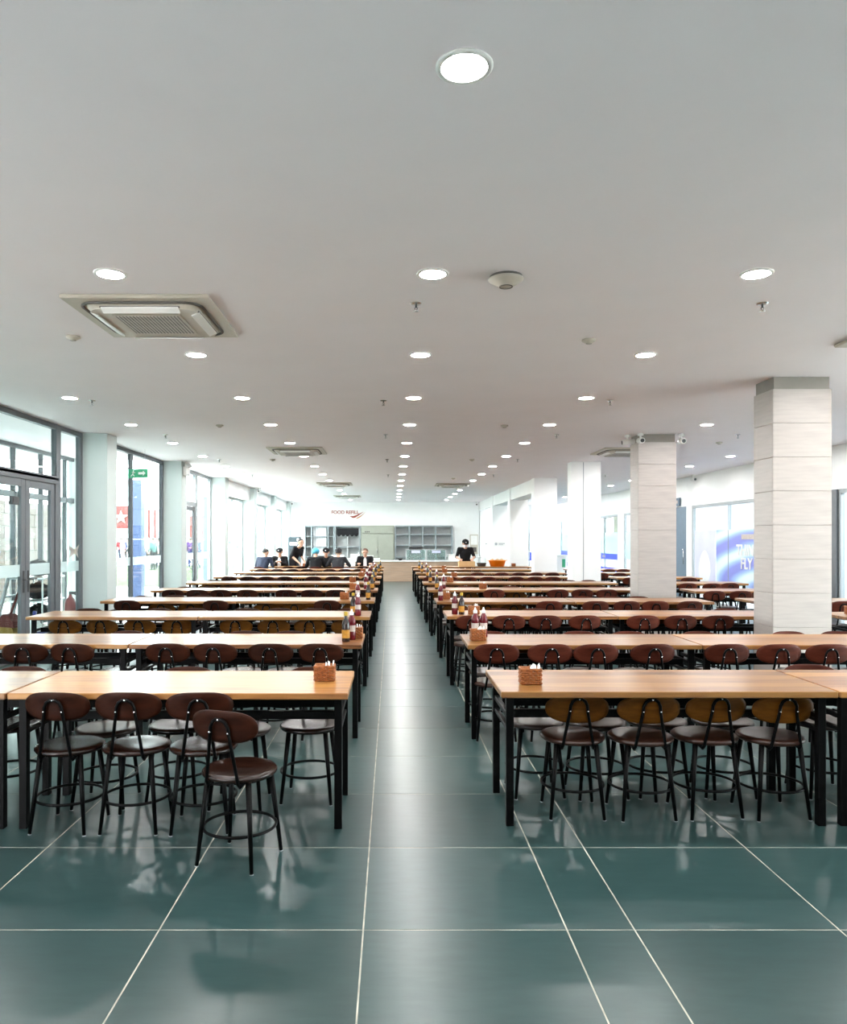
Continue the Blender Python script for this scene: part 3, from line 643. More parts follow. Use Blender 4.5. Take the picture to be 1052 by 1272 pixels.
def put_table(x, y, label, group):
    global proto_used
    t = proto if not proto_used else copy_tree(proto); proto_used = True
    t.location = (x, y, 0); tag(t, label, 'table', group); tables.append((x, y)); return t
for i, y in enumerate(LF):
    for j in range(2):
        put_table(LX-TL/2-j*(TL+0.012), y+TD/2, f'long wooden table, {["aisle end", "window end"][j]} of the {ORD[i]} left row', 'left table rows')
for i, y in enumerate(RF):
    for j in range(2):
        put_table(RX+TL/2+j*(TL+0.012), y+TD/2, f'long wooden table, {["aisle end", "column end"][j]} of the {ORD[i]} right row', 'right table rows')
for i, y in enumerate(SF):
    if y: put_table(SX+TL/2, y+TD/2, f'wooden table beyond the columns, {ORD[i-2]} in the side aisle', 'side aisle tables')

# ---------------------------------------------------------------- chairs
def chair_meshes(wood, top, seatw):
    d = {}
    d['seat'] = MB().lathe([(0, 0.408), (0.150, 0.408), (0.172, 0.414), (0.1795, 0.424), (0.1795, 0.433), (0.172, 0.441), (0.15, 0.4435), (0.08, 0.440), (0, 0.4385)], 32).mesh('seat', seatw)
    lg = MB(); p0, p1 = Vector((0.108, 0.108, 0.41)), Vector((0.146, 0.146, 0.004))
    lg.tube([p0, p1], [0.0150, 0.0095], 8); lg.tube([p1, p1+Vector((0.0004, 0.0004, -0.004))], 0.0098, 8, mi=1)
    d['leg'] = lg.mesh('leg', ['black_metal', 'frame_light'])
    d['ring'] = MB().tube([(0.173*math.cos(q), 0.173*math.sin(q), 0.165) for q in [2*math.pi*k/36 for k in range(36)]], 0.008, 6, True).mesh('foot_ring', 'black_metal')
    # inverted U bracket behind the backrest (back of the chair is -Y)
    low = top < 0.72; H = top-(0.014 if low else 0.038); rz_ = H-(0.066 if low else 0.060); pts = []
    def yb(z): return -0.160-0.030*(z-0.42)/(0.70-0.42)
    path = [(-0.084, 0.405, -0.10), (-0.086, 0.397, -0.150), (-0.083, 0.412, None), (-0.049, rz_-0.01, None), (-0.045, H-0.036, None), (-0.034, H-0.013, None), (-0.016, H-0.001, None)]
    full = path+[(-x, z, y) for x, z, y in path[::-1]]
    for x, z, y in full: pts.append((x, yb(z) if y is None else y, z))
    d['bracket'] = MB().tube(pts, 0.0088, 7).mesh('back_bracket', 'black_metal')
    # oval bent plywood backrest
    W, Hh = 0.174, 0.0755; zc = top-Hh; m_ = MB(); n = 40; rings = [1.0, 0.86, 0.55, 0.0]
    def pt(u, v, off):
        x = u; z = zc+v; y = yb(z)+0.012+off+ (x*x)*1.15
        return (x, y, z)
    front, back = [], []
    for k, rr_ in enumerate(rings[:-1]):
        for q in range(n):
            a = 2*math.pi*q/n; ex_ = 2/3.1
            cu, sv = math.cos(a), math.sin(a)
            u = W*rr_*math.copysign(abs(cu)**ex_, cu); v = Hh*rr_*math.copysign(abs(sv)**(2/2.3), sv)
            e = 0.003 if k == 0 else 0.0
            back.append(pt(u, v-0.0, e)); front.append(pt(u, v, 0.012-e))
    back.append(pt(0, 0, 0)); front.append(pt(0, 0, 0.012))
    nb = len(back); fs = []
    for lay in (0, nb):
        for k in range(len(rings)-2):
            for q in range(n): fs.append((lay+k*n+q, lay+k*n+(q+1) % n, lay+(k+1)*n+(q+1) % n, lay+(k+1)*n+q))
        k = len(rings)-2
        for q in range(n): fs.append((lay+k*n+q, lay+k*n+(q+1) % n, lay+nb-1))
    for q in range(n): fs.append((q, (q+1) % n, nb+(q+1) % n, nb+q))
    m_.add(back+front, fs, 0, True)
    d['backrest'] = m_.mesh('backrest', wood)
    rv = []
    for x, z in ((0, H), (-0.048, rz_), (0.048, rz_)): rv.append((x, yb(z)-0.0085, z))
    d['rivets'] = rv
    # whole chair in one mesh for the far rows
    far = MB().lathe([(0, 0.408), (0.165, 0.410), (0.1795, 0.424), (0.172, 0.441), (0, 0.4385)], 18, mi=1)
    for sx in (-1, 1):
        for sy in (-1, 1): far.tube([(sx*p0.x, sy*p0.y, p0.z), (sx*p1.x, sy*p1.y, 0)], [0.015, 0.0098], 5, mi=2)
    far.tube([(0.173*math.cos(q), 0.173*math.sin(q), 0.165) for q in [2*math.pi*k/20 for k in range(20)]], 0.008, 4, True, mi=2)
    far.tube(pts[2:-2], 0.0088, 5, mi=2); far.add(back+front, fs, 0, True)
    d['far'] = far.mesh('dining_chair', [wood, seatw, 'black_metal'])
    return d
CH = {'dark': chair_meshes('wood_dark', 0.750, 'wood_dark_seat'), 'red': chair_meshes('wood_red', 0.750, 'wood_seat'), 'honey': chair_meshes('wood_honey', 0.688, 'wood_seat')}
CN = {'dark': 'dark brown', 'red': 'reddish brown', 'honey': 'honey brown'}
rivet_mesh = MB().ball((0, 0, 0), 0.0055, 8).mesh('rivet', 'chrome')
nchair = 0
def chair(kind, x, y, rz, label, group, rivets=True):
    global nchair; nchair += 1
    d = CH[kind]
    if y > 15.5:
        return tag(link('dining_chair', d['far'], None, (x, y, 0), rz), label, 'chair', group)
    t = thing('dining_chair', label, 'chair', (x, y, 0), rz, group)
    link('seat', d['seat'], t)
    for k in range(4): link('leg', d['leg'], t, (0, 0, 0), k*math.pi/2)
    link('foot_ring', d['ring'], t); link('back_bracket', d['bracket'], t)
    b = link('backrest', d['backrest'], t)
    if rivets and y < 9:
        for p in d['rivets']: link('rivet', rivet_mesh, b, p)
    return t
SLOT = [0.245, 0.640, 1.03, 1.435]
near_kind = {'left': ['dark', 'dark', 'honey', 'mix2', 'dark', 'honey', 'dark', 'honey', 'dark', 'dark'],
             'right': ['honey', 'red', 'red', 'mix', 'mix3', 'honey', 'red', 'mix', 'honey', 'red']}
def kind_of(k, n):
    if k == 'mix': return 'honey' if n in (0, 1, 2) else 'red'
    if k == 'mix2': return 'honey' if n % 3 != 1 else 'dark'
    if k == 'mix3': return 'honey' if n in (0, 1, 3) else 'red'
    return k
exact = {('left', 0): [-0.735, -1.015, -1.375, -1.735, None, None, None, None],
         ('left', 1): [-0.53, -0.92, -1.34, -1.707, None, -2.43, -2.81, -3.3],
         ('right', 0): [1.02, 1.40, 1.77, 2.135, 2.80, 3.2, None, None],
         ('right', 1): [0.80, 1.195, 1.54, 1.97, 2.54, 2.93, 3.3, 3.68]}
cols_y = {2, 4, 6, 8}
rnd = random.Random(11)
for side, rows, x0, sg in (('left', LF, LX, -1), ('right', RF, RX, 1)):
    for i, y in enumerate(rows):
        near_at = []
        for n in range(8):
            ex_ = exact.get((side, i))
            x = ex_[n] if ex_ else x0+sg*(SLOT[n % 4]+(n//4)*(TL+0.012)+rnd.uniform(-0.012, 0.012))
            if x is None: continue
            kd = kind_of(near_kind[side][i], n)
            if side == 'right' and i in cols_y and x > 3.42: continue
            rot = rnd.uniform(-0.10, 0.10)
            # near side: the tall backs stop at the table edge, the low honey ones slide under it
            yc = y+0.124+rnd.uniform(-0.015, 0.0) if kd != 'honey' else y+0.27+rnd.uniform(-0.02, 0.03)
            lb = f'{CN[kd]} chair, {ORD[n]} from the aisle on the near side of {ORD[i]} {side} row'
            if side == 'left' and i == 0 and n == 0: x, yc, rot, lb = -0.735, 3.655, R(-19), 'dark brown chair pulled out and turned beside the nearest left table'
            if i == 9:
                if side == 'right' or min(abs(x-q) for q in (-3.80, -2.23, -1.57)) < 0.42: continue
            near_at.append((x, yc))
            chair(kd, x, yc, rot, lb, f'chairs along the {side} table rows')
        if i < 6:
            for n in range(8):
                x = x0+sg*(SLOT[n % 4]+0.01+(n//4)*(TL+0.012)+rnd.uniform(-0.012, 0.012))
                if side == 'right' and i+1 in cols_y and x > 3.3: pass
                kd = rnd.choice(['dark', 'dark', 'honey'] if side == 'left' else ['red', 'red', 'honey'])
                if (side, i) == ('left', 0): kd = ['dark', 'honey', 'dark', 'honey', 'dark', 'dark', 'honey', 'dark'][n]
                if (side, i) == ('right', 0): kd = ['honey', 'honey', 'honey', 'honey', 'red', 'honey', 'red', 'red'][n]
                if (side, i) == ('right', 0) and n == 0: x = 0.87
                if rnd.random() < 0.1 and i: continue
                yc = y+TD-0.122 if kd != 'honey' else y+TD-0.26
                if kd == 'honey': yc += rnd.uniform(-0.03, 0.02)
                else: yc += rnd.uniform(0, 0.02)
                # keep clear of the chairs tucked in from the near side
                for nx_, ny_ in near_at:
                    dx_ = abs(nx_-x)
                    if dx_ < 0.37: yc = max(yc, ny_+math.sqrt(0.37**2-dx_**2))
                chair(kd, x, yc, math.pi+rnd.uniform(-0.08, 0.08), f'{CN[kd]} chair, {ORD[n]} from the aisle on the far side of {ORD[i]} {side} row', f'chairs along the {side} table rows', False)
for i, y in enumerate(SF):
    if not y: continue
    for n in range(4):
        x = SX+SLOT[n]+rnd.uniform(-0.015, 0.015)
        if rnd.random() < 0.1: continue
        kd = 'red' if rnd.random() < 0.8 else 'honey'
        chair(kd, x, y+0.115-rnd.uniform(0, 0.14), rnd.uniform(-0.15, 0.15), f'{CN[kd]} chair, {ORD[n]} from the left on the near side of {ORD[i-2]} side aisle table', 'chairs in the side aisle')
        if n == 1 and i < 6: chair('red', x+0.1, y+TD-0.09, math.pi+rnd.uniform(-0.2, 0.2), f'reddish brown chair on the far side of the {ORD[i-2]} side aisle table', 'chairs in the side aisle')

# ---------------------------------------------------------------- things on the tables
def basket_mesh():
    m_ = MB(); hx, hy = 0.054, 0.040; rows = 7
    for r_ in range(rows):
        z = 0.010+r_*0.0115; pts = []
        per = []
        for k in range(14): per.append((-hx+2*hx*k/14, -hy, 0, -1))
        for k in range(10): per.append((hx, -hy+2*hy*k/10, 1, 0))
        for k in range(14): per.append((hx-2*hx*k/14, hy, 0, 1))
        for k in range(10): per.append((-hx, hy-2*hy*k/10, -1, 0))
        for k, (x, y, nx, ny) in enumerate(per):
            o = 0.0032*(1 if (k//2+r_) % 2 else -1); pts.append((x+nx*o, y+ny*o, z))
        m_.tube(pts, 0.0060, 5, True)
    for k in range(0, 14, 2):
        for s in (-1, 1): m_.tube([(-hx+2*hx*(k+1)/14, s*hy, 0.003), (-hx+2*hx*(k+1)/14, s*hy, 0.086)], 0.0028, 4)
    m_.box(-hx, hx, -hy, hy, 0.001, 0.006)
    return m_.mesh('woven_body', 'wicker')
wb = basket_mesh()
rim = MB().tube([(-0.056, -0.042, 0.086), (0.056, -0.042, 0.086), (0.056, 0.042, 0.086), (-0.056, 0.042, 0.086)], 0.0055, 6, True).mesh('rim', 'wicker')
def napkin_mesh(seed):
    r_ = random.Random(seed); m_ = MB()
    for k in range(4):
        x = 0.004+k*0.011; h = 0.094+r_.uniform(0, 0.022); t = r_.uniform(-0.010, 0.012)
        vs = []
        for u in range(5):
            y = -0.030+u*0.015
            for s_, z in ((0, 0.010), (0.4, 0.06), (1, h-0.006*abs(u-2)+r_.uniform(-0.004, 0.004))):
                bx_ = x+t*s_+r_.uniform(-0.002, 0.002); vs += [(bx_, y, z), (bx_+0.003, y, z)]
        fs = []
        for u in range(4):
            a = u*6; b = a+6
            for q in (0, 2): fs += [(a+q, a+q+2, b+q+2, b+q), (a+q+1, b+q+1, b+q+3, a+q+3)]
            fs.append((a+4, a+5, b+5, b+4))
        m_.add(vs, fs, 0, True)
    return m_.mesh('paper_napkins', 'napkin')
nap = [napkin_mesh(s) for s in (1, 2, 3)]
def basket(x, y, label, nl, rz=0):
    t = thing('napkin_basket', label, 'basket', (x, y, TH), rz, 'wicker napkin baskets')
    link('woven_body', wb, t); link('rim', rim, t)
    tag(link('paper_napkins', nap[int(abs(x*100)) % 3], None, (x, y, TH+0.002), rz), nl, 'napkins', 'paper napkins in baskets')
def bottle_meshes(kind):
    d = {}
    if kind == 'chili':
        d['bottle_body'] = MB().lathe([(0, 0.001), (0.030, 0.001), (0.033, 0.006), (0.033, 0.060), (0.029, 0.075), (0.029, 0.115), (0.033, 0.130), (0.033, 0.150), (0.024, 0.178), (0.014, 0.195), (0.013, 0.205)], 18).mesh('bottle_body', 'chili_red')
        d['label_wrap'] = MB().lathe([(0.0305, 0.070), (0.0305, 0.118)], 18).mesh('label_wrap', 'label_pale')
        d['cap'] = MB().lathe([(0.016, 0.200), (0.016, 0.222), (0.008, 0.228), (0.006, 0.245), (0, 0.247)], 14).mesh('cap', 'cap_white')
    else:
        d['bottle_body'] = MB().lathe([(0, 0.001), (0.029, 0.001), (0.031, 0.006), (0.031, 0.130), (0.027, 0.150), (0.014, 0.185), (0.012, 0.215)], 18).mesh('bottle_body', 'soy_dark')
        d['label_wrap'] = MB().lathe([(0.0318, 0.030), (0.0318, 0.095)], 18).mesh('label_wrap', 'label_yellow')
        d['cap'] = MB().lathe([(0.0155, 0.205), (0.0155, 0.232), (0.012, 0.236), (0, 0.236)], 14).mesh('cap', 'cap_yellow')
    return d
BT = {k: bottle_meshes(k) for k in ('chili', 'soy')}
def bottle(kind, x, y, label):
    t = thing('sauce_bottle', label, 'bottle', (x, y, TH), 0, 'sauce bottles on the tables')
    for k, me in BT[kind].items(): link(k, me, t)
basket(-0.385, 4.33, 'brown wicker napkin basket on the nearest left table', 'white napkins in the basket on the nearest left table')
basket(0.772, 4.23, 'brown wicker napkin basket on the nearest right table', 'white napkins in the basket on the nearest right table')
bottle('soy', -0.365, 5.97, 'dark soy bottle with yellow cap on the second left row'); bottle('chili', -0.325, 6.08, 'red chili bottle behind soy bottle on the second left row')
basket(-0.27-0.03, 6.20, 'wicker basket behind the bottles on the second left row', 'napkins behind the bottles on the second left row')
bottle('chili', -0.36, 8.0, 'red chili bottle with white cap on the third left row'); bottle('soy', -0.415, 8.08, 'dark soy bottle beside red bottle on the third left row')
basket(0.685, 6.05, 'wicker napkin basket on the second right row', 'white napkins in the basket on the second right row', 0.1)
bottle('chili', 0.685, 6.24, 'red chili bottle on the second right row, left of the pair'); bottle('chili', 0.755, 6.25, 'red chili bottle on the second right row, right of the pair')
bottle('soy', 0.745, 8.12, 'dark soy bottle on the third right row'); bottle('chili', 0.675, 8.15, 'red chili bottle on the third right row')
basket(0.88, 8.15, 'wicker napkin basket on the third right row', 'upright white napkins on the third right row')
basket(0.70+0.02, 10.2, 'wicker napkin basket on the fourth right row', 'white napkins on the fourth right row'); bottle('chili', 0.62+0.02, 9.98, 'red chili bottle on the fourth right row')
for i in range(3, 9):
    y = LF[i]; rr_ = random.Random(i)
    bottle('soy', -0.30-rr_.uniform(0, 0.08), y+0.22, f'dark soy bottle on the {ORD[i]} left row'); bottle('chili', -0.42-rr_.uniform(0, 0.08), y+0.36, f'red chili bottle on the {ORD[i]} left row')
    bx_ = -0.55-rr_.uniform(0, 0.25) if i not in (4,) else -0.63
    basket(bx_, y+0.35, f'wicker napkin basket on the {ORD[i]} left row', f'white napkins in the basket on the {ORD[i]} left row')
for i in range(4, 9):
    y = RF[i]; rr_ = random.Random(i+40)
    bottle('soy', 0.69+rr_.uniform(0, 0.08), y+0.22, f'dark soy bottle on the {ORD[i]} right row'); bottle('chili', 0.80+rr_.uniform(0, 0.08), y+0.36, f'red chili bottle on the {ORD[i]} right row')
    basket(1.05+rr_.uniform(0, 0.5), y+0.35, f'wicker napkin basket on the {ORD[i]} right row', f'white napkins in the basket on the {ORD[i]} right row')
for i, (x, y) in enumerate([(-1.88, LF[9]+0.2), (-0.52, LF[9]+0.2), (-2.6, LF[9]+0.25)]):
    basket(x, y, ['wicker basket in front of the diner in blue hairnet', 'wicker basket in front of the diner in black jacket', 'wicker basket beside the standing woman'][i], ['napkins in front of the diner in blue hairnet', 'napkins in front of the diner in black jacket', 'napkins beside the standing woman'][i])
basket(4.95, 8.15, 'wicker basket on the nearest side aisle table', 'white napkins on the nearest side aisle table')
# orange basin, woven tray, cardboard box on the last right row
yb_ = RF[9]+0.34
ob = thing('plastic_basin', 'large orange plastic basin on the last right row', 'basin', (3.13, yb_, TH))
MB().lathe([(0, 0.004), (0.20, 0.001), (0.255, 0.17), (0.275, 0.18), (0.275, 0.19), (0.25, 0.185), (0.195, 0.012), (0, 0.012)], 32).build('bowl', 'orange_plastic', ob)
for s in (-1, 1): MB().tube([(s*0.265, -0.05, 0.18), (s*0.30, -0.03, 0.185), (s*0.30, 0.03, 0.185), (s*0.265, 0.05, 0.18)], 0.009, 6).build('handle', 'orange_plastic', ob)
for i, (x, y, lb) in enumerate([(2.99, 0.03, 'left'), (3.13, -0.08, 'middle'), (3.27, 0.06, 'right')]):
    tag(MB().ball((0, 0, 0), (0.068, 0.06, 0.05), 12).tube([(0, 0, 0.05), (0.008, 0, 0.065)], 0.006, 6).build('bread_roll', 'cardboard', None, (x, yb_+y, TH+0.178)), f'{lb} bread roll heaped in the orange basin', 'bread')
dt = thing('woven_tray', 'dark brown woven tray beside the orange basin', 'tray', (2.665, yb_, TH))
for r_ in range(6): MB().tube([((0.105+0.006*r_)*math.cos(q), (0.10+0.006*r_)*math.sin(q), 0.012+r_*0.017) for q in [2*math.pi*k/28 for k in range(28)]], 0.011, 6, True).build('woven_band', 'dark_weave', dt)
MB().lathe([(0, 0.001), (0.105, 0.001), (0.105, 0.008), (0, 0.008)], 28).build('base', 'dark_weave', dt)
cb = thing('cardboard_tray', 'open cardboard box in front of the masked worker', 'box', (2.22, yb_+0.02, TH))
MB().box(-0.24, 0.24, -0.16, 0.16, 0.001, 0.008).build('base', 'cardboard', cb)
for s in (-1, 1):
    MB().box(-0.24, 0.24, s*0.157-0.004, s*0.157+0.004, 0.008, 0.15).build('side_flap', 'cardboard', cb)
    MB().box(s*0.236-0.004, s*0.236+0.004, -0.153, 0.153, 0.008, 0.15).build('side_flap', 'cardboard', cb)
basket(3.62, yb_, 'wicker basket right of the orange basin', 'napkins right of the orange basin')

# ---------------------------------------------------------------- serving counter and back wall units
ct = thing('serving_counter', 'light wood planked serving counter at the end of the aisle', 'counter', (0.55, 27.9, 0))
MB().box(-1.9, 1.9, -0.28, 0.32, 0, 0.72).build('carcass', 'shelf_grey', ct)
for k in range(4):
    for q in range(3): MB().cbox(-1.9+q*1.268, -1.9+q*1.268+1.264, -0.31, -0.28, 0.002+k*0.181, 0.180+k*0.181, 0.003).build('plank', 'counter_wood', ct)
MB().cbox(-1.95, 1.95, -0.35, 0.36, 0.725, 0.765, 0.005).build('worktop', 'counter_top', ct)
for i, (x, lb) in enumerate([(0.87, 'left'), (1.62, 'right')]):
    g = thing('display_case', f'{lb} glass display case with blue price card on the counter', 'display case', (x, 27.95, 0.765), 0, 'glass display cases')
    for sx in (-1, 1):
        for sy in (-1, 1): MB().cbox(sx*0.35-0.012, sx*0.35+0.012, sy*0.2-0.012, sy*0.2+0.012, 0, 0.40, 0.002).build('corner_post', 'steel', g)
    MB().box(-0.34, 0.34, -0.202, -0.196, 0.02, 0.385).build('glass_pane', 'case_glass', g); MB().box(-0.34, 0.34, 0.196, 0.202, 0.02, 0.385).build('glass_pane', 'case_glass', g)
    for sx in (-1, 1): MB().box(sx*0.35-0.003, sx*0.35+0.003, -0.185, 0.185, 0.02, 0.385).build('glass_pane', 'case_glass', g)
    MB().cbox(-0.36, 0.36, -0.21, 0.21, 0.385, 0.405, 0.003).build('top', 'steel', g); MB().cbox(-0.36, 0.36, -0.21, 0.21, 0.0, 0.02, 0.003).build('base', 'steel', g)
    MB().box(-0.16, 0.16, -0.212, -0.2035, 0.27, 0.37).build('price_card', 'hairnet_blue' if False else 'lavender', g)
for k in range(2):
    tr = MB().cbox(-0.25, 0.25, -0.16, 0.16, 0, 0.012, 0.003).tube([(-0.25, -0.16, 0.035), (0.25, -0.16, 0.035), (0.25, 0.16, 0.035), (-0.25, 0.16, 0.035)], 0.012, 6, True)
    for sx in (-1, 1): tr.box(sx*0.25-0.005, sx*0.25+0.005, -0.16, 0.16, 0.006, 0.035)
    for sy in (-1, 1): tr.box(-0.25, 0.25, sy*0.16-0.005, sy*0.16+0.005, 0.006, 0.035)
    tag(tr.build('serving_tray', 'plastic_dark', None, (0.87, 27.95, 1.17+k*0.055)), f'{["lower", "upper"][k]} black tray stacked on the left display case', 'tray', 'black trays')
bw_ = thing('bowl', 'small black bowl on the counter left of the cases', 'bowl', (0.30, 27.8, 0.765))
MB().lathe([(0, 0.003), (0.05, 0.0), (0.05, 0.01), (0.10, 0.07), (0.105, 0.075), (0.095, 0.075), (0.045, 0.018), (0, 0.016)], 20).build('shell', 'plastic_dark', bw_)
wbx = thing('storage_box', 'white lidded box beside the right display case', 'box', (2.28, 27.95, 0.765))
MB().cbox(-0.22, 0.22, -0.16, 0.16, 0, 0.20, 0.01).build('body', 'plastic_white', wbx); MB().cbox(-0.235, 0.235, -0.175, 0.175, 0.20, 0.225, 0.006).build('lid', 'plastic_white', wbx)
def unit(name, label, x0, x1, mat, back, shelves, divs, y0=32.15, y1=32.58, top=2.13, z0=0.0):
    u = thing(name, label, 'cabinet', ((x0+x1)/2, (y0+y1)/2, 0)); c_ = (x0+x1)/2; hy = (y1-y0)/2
    MB().box(x0-c_+0.03, x1-c_-0.03, hy-0.02, hy, z0, top).build('back_panel', back, u)
    for x in (x0, x1): MB().cbox(x-c_-(0.0 if x == x0 else 0.05), x-c_+(0.05 if x == x0 else 0.0), -hy, hy-0.021, z0, top, 0.004).build('side_panel', mat, u)
    MB().cbox(x0-c_+0.05, x1-c_-0.05, -hy, hy-0.021, top-0.06, top, 0.004).build('top_panel', mat, u)
    for x in divs: MB().cbox(x-c_-0.03, x-c_+0.03, -hy, hy-0.021, z0, top-0.06, 0.004).build('divider', mat, u)
    e = [x0+0.05]+sum([[d_-0.03, d_+0.03] for d_ in divs], [])+[x1-0.05]
    for a, b in zip(e[::2], e[1::2]):
        for z in shelves: MB().cbox(a-c_, b-c_, -hy+0.03, hy-0.021, z-0.02, z+0.02, 0.003).build('shelf', mat, u)
    return u
u1 = unit('shelf_unit', 'grey open shelf unit with sheer white curtain on the back wall, left', -3.72, -2.45, 'shelf_grey', 'shelf_back', (0.8, 1.22, 1.66), (-3.42, -2.72))
for k in range(6): MB().cbox(-0.28+k*0.095, -0.28+k*0.095+0.08, -0.06, -0.04, 0.85, 2.06, 0.004).build('curtain_strip', 'cloth_white', u1)
u2 = unit('shelf_unit', 'grey wall unit with black scalloped curtain on the back wall', -2.44, -1.34, 'shelf_grey', 'shelf_back', (1.22,), ())
MB().cbox(-0.012, 0.012, -0.19, 0.19, 0.6, 1.98, 0.003).build('divider', 'shelf_back', u2)
sc_ = [(-0.46, 2.0)]+[(-0.46+0.92*k/60, 1.74-0.08*abs(math.sin(math.pi*k/60*5))) for k in range(61)]+[(0.46, 2.0)]
MB().prism(sc_, -0.205, -0.185).build('scalloped_curtain', 'cloth_black', u2)
u3 = unit('wardrobe', 'sage green two door wardrobe on the back wall', -1.32, 0.10, 'sage', 'sage', (), ())
for s in (-1, 1): MB().cbox(-0.66 if s < 0 else 0.004, -0.004 if s < 0 else 0.66, -0.245, -0.205, 0.02, 1.77, 0.004).build('door', 'sage', u3)
MB().cbox(-0.66, 0.66, -0.245, -0.205, 1.79, 2.07, 0.004).build('header_panel', 'sage', u3)
for q in range(3): MB().tube([(-0.52+q*0.075, -0.246, 1.86), (-0.52+q*0.075, -0.252, 1.86)], 0.032, 14).build('round_mark', 'slot_dark', u3)
MB().tube([(-0.03, -0.255, 0.95), (-0.03, -0.255, 1.15)], 0.01, 8).build('handle', 'steel', u3)
u4 = unit('shelf_unit', 'grey four bay shelf unit behind the display cases', 0.12, 2.58, 'shelf_grey', 'shelf_back', (0.78, 1.28, 1.74), (0.74, 1.30, 1.86))
sk = thing('sink_counter', 'low white sink counter along the back wall', 'counter', (-1.7, 30.8, 0))
MB().cbox(-1.7, 1.15, -0.28, 0.28, 0, 0.72, 0.006).build('body', 'plastic_white', sk); MB().cbox(-1.75, 1.2, -0.31, 0.31, 0.725, 0.77, 0.006).build('worktop', 'counter_top', sk)
for x in (-0.5, 0.35): MB().tube([(x, 0.15, 0.77), (x, 0.15, 0.98), (x, 0.05, 1.02), (x, -0.05, 0.96)], 0.014, 8).build('tap', 'chrome', sk)
for i, (x, wd, h) in enumerate([(-2.2, 0.5, 0.12), (-1.5, 0.36, 0.16), (-0.9, 0.28, 0.10)]):
    tag(MB().cbox(-wd/2, wd/2, -0.14, 0.14, 0, h, 0.01).cbox(-wd/2-0.012, wd/2+0.012, -0.152, 0.152, h, h+0.02, 0.004).build('food_container', 'plastic_white', None, (x, 30.7, 0.77)), f'{["wide", "taller", "small"][i]} white container on the sink counter', 'container', 'white containers')
ki = thing('water_dispenser', 'dark slate water dispenser with white label near the corner', 'dispenser', (-3.98, 30.9, 0))
MB().cbox(-0.24, 0.24, -0.22, 0.22, 0, 1.64, 0.02).build('body', 'kiosk', ki); MB().cbox(-0.17, 0.13, -0.228, -0.22, 1.30, 1.42, 0.003).build('label_plate', 'plastic_white', ki)
MB().cbox(0.12, 0.2, -0.228, -0.22, 1.48, 1.58, 0.003).build('badge', 'plastic_white', ki); MB().cbox(-0.16, 0.16, -0.226, -0.22, 0.85, 1.15, 0.003).build('tap_recess', 'plastic_dark', ki)
for x in (-0.06, 0.06): MB().tube([(x, -0.222, 1.12), (x, -0.27, 1.10), (x, -0.275, 1.06)], 0.012, 8).build('tap', 'chrome', ki)
sg_ = thing('wall_sign', 'red FOOD REFILL lettering with swoosh on the back wall', 'sign', (-2.62, YB-0.01, 2.60))
text_mesh('lettering', 'FOOD REFILL', 0.20, 'sign_red', sg_, (0, 0, 0.04), (R(90), 0, 0), 0.006, 0.004)
sw = [(0.78, -0.05), (0.95, -0.06), (1.10, -0.01), (1.40, 0.14), (1.18, -0.03), (1.02, -0.13), (0.92, -0.14)]
MB().prism(sw, -0.012, 0.004).build('swoosh', 'sign_red', sg_); MB().prism([(1.05, -0.16), (1.3, -0.02), (1.48, 0.12), (1.25, -0.10), (1.12, -0.17)], -0.012, 0.004).build('swoosh', 'sign_amber', sg_)
ep = thing('electrical_panel', 'beige electrical panel on the back wall by the worker', 'panel', (3.52, YB-0.05, 1.25))
MB().cbox(-0.17, 0.17, -0.05, 0.045, -0.35, 0.50, 0.006).build('case', 'plastic_cream', ep); MB().cbox(-0.14, 0.14, -0.058, -0.05, 0.06, 0.45, 0.003).build('door', 'plastic_white', ep); MB().cbox(-0.1, 0.1, -0.062, -0.05, -0.25, -0.05, 0.003).build('breaker_row', 'slot_dark', ep)
ap = thing('steel_prep_table', 'white work table behind the masked worker', 'table', (2.95, 30.2, 0))
MB().cbox(-0.6, 0.6, -0.3, 0.3, 0.80, 0.85, 0.005).build('top', 'counter_top', ap)
for sx in (-1, 1):
    for sy in (-1, 1): MB().tube([(sx*0.55, sy*0.25, 0), (sx*0.55, sy*0.25, 0.8)], 0.018, 8).build('leg', 'steel', ap)
mw = thing('microwave_oven', 'white microwave oven on the work table', 'microwave', (2.9, 30.2, 0.85))
MB().cbox(-0.25, 0.25, -0.18, 0.18, 0.01, 0.29, 0.01).build('case', 'plastic_white', mw); MB().cbox(-0.22, 0.1, -0.19, -0.18, 0.04, 0.26, 0.003).build('door', 'shelf_grey', mw); MB().cbox(0.13, 0.22, -0.187, -0.18, 0.05, 0.25, 0.002).build('control_panel', 'frame_light', mw)
nt_ = thing('wall_notice', 'small grey printed notice on the white column', 'notice', (3.98, 27.945, 1.37))
MB().cbox(-0.22, 0.22, -0.004, 0.0, -0.09, 0.09, 0.001).build('sheet', 'plastic_white', nt_); MB().tube([(-0.14, -0.004, 0), (-0.14, -0.006, 0)], 0.05, 14).cbox(-0.05, 0.18, -0.006, -0.004, 0.0, 0.03, 0.0005).cbox(-0.05, 0.12, -0.006, -0.004, -0.04, -0.02, 0.0005).build('print', 'frame_light', nt_)
d4 = thing('door_4', 'white door with round knob in the far right corner', 'door', (3.72, 30.4, 0), 0, None, 'structure')
MB().cbox(0.02, 0.08, -1.95, 1.95, 0, 2.75, 0.004).build('door_panel', 'white_paint', d4); MB().ball((-0.02, -0.6, 1.37), 0.035, 10).tube([(-0.02, -0.6, 1.37), (0.03, -0.6, 1.37)], 0.012, 8).build('knob', 'steel', d4)
fz = thing('chest_freezer', 'white chest freezer with red and green stickers in the side aisle', 'freezer', (6.9, 32.6, 0))
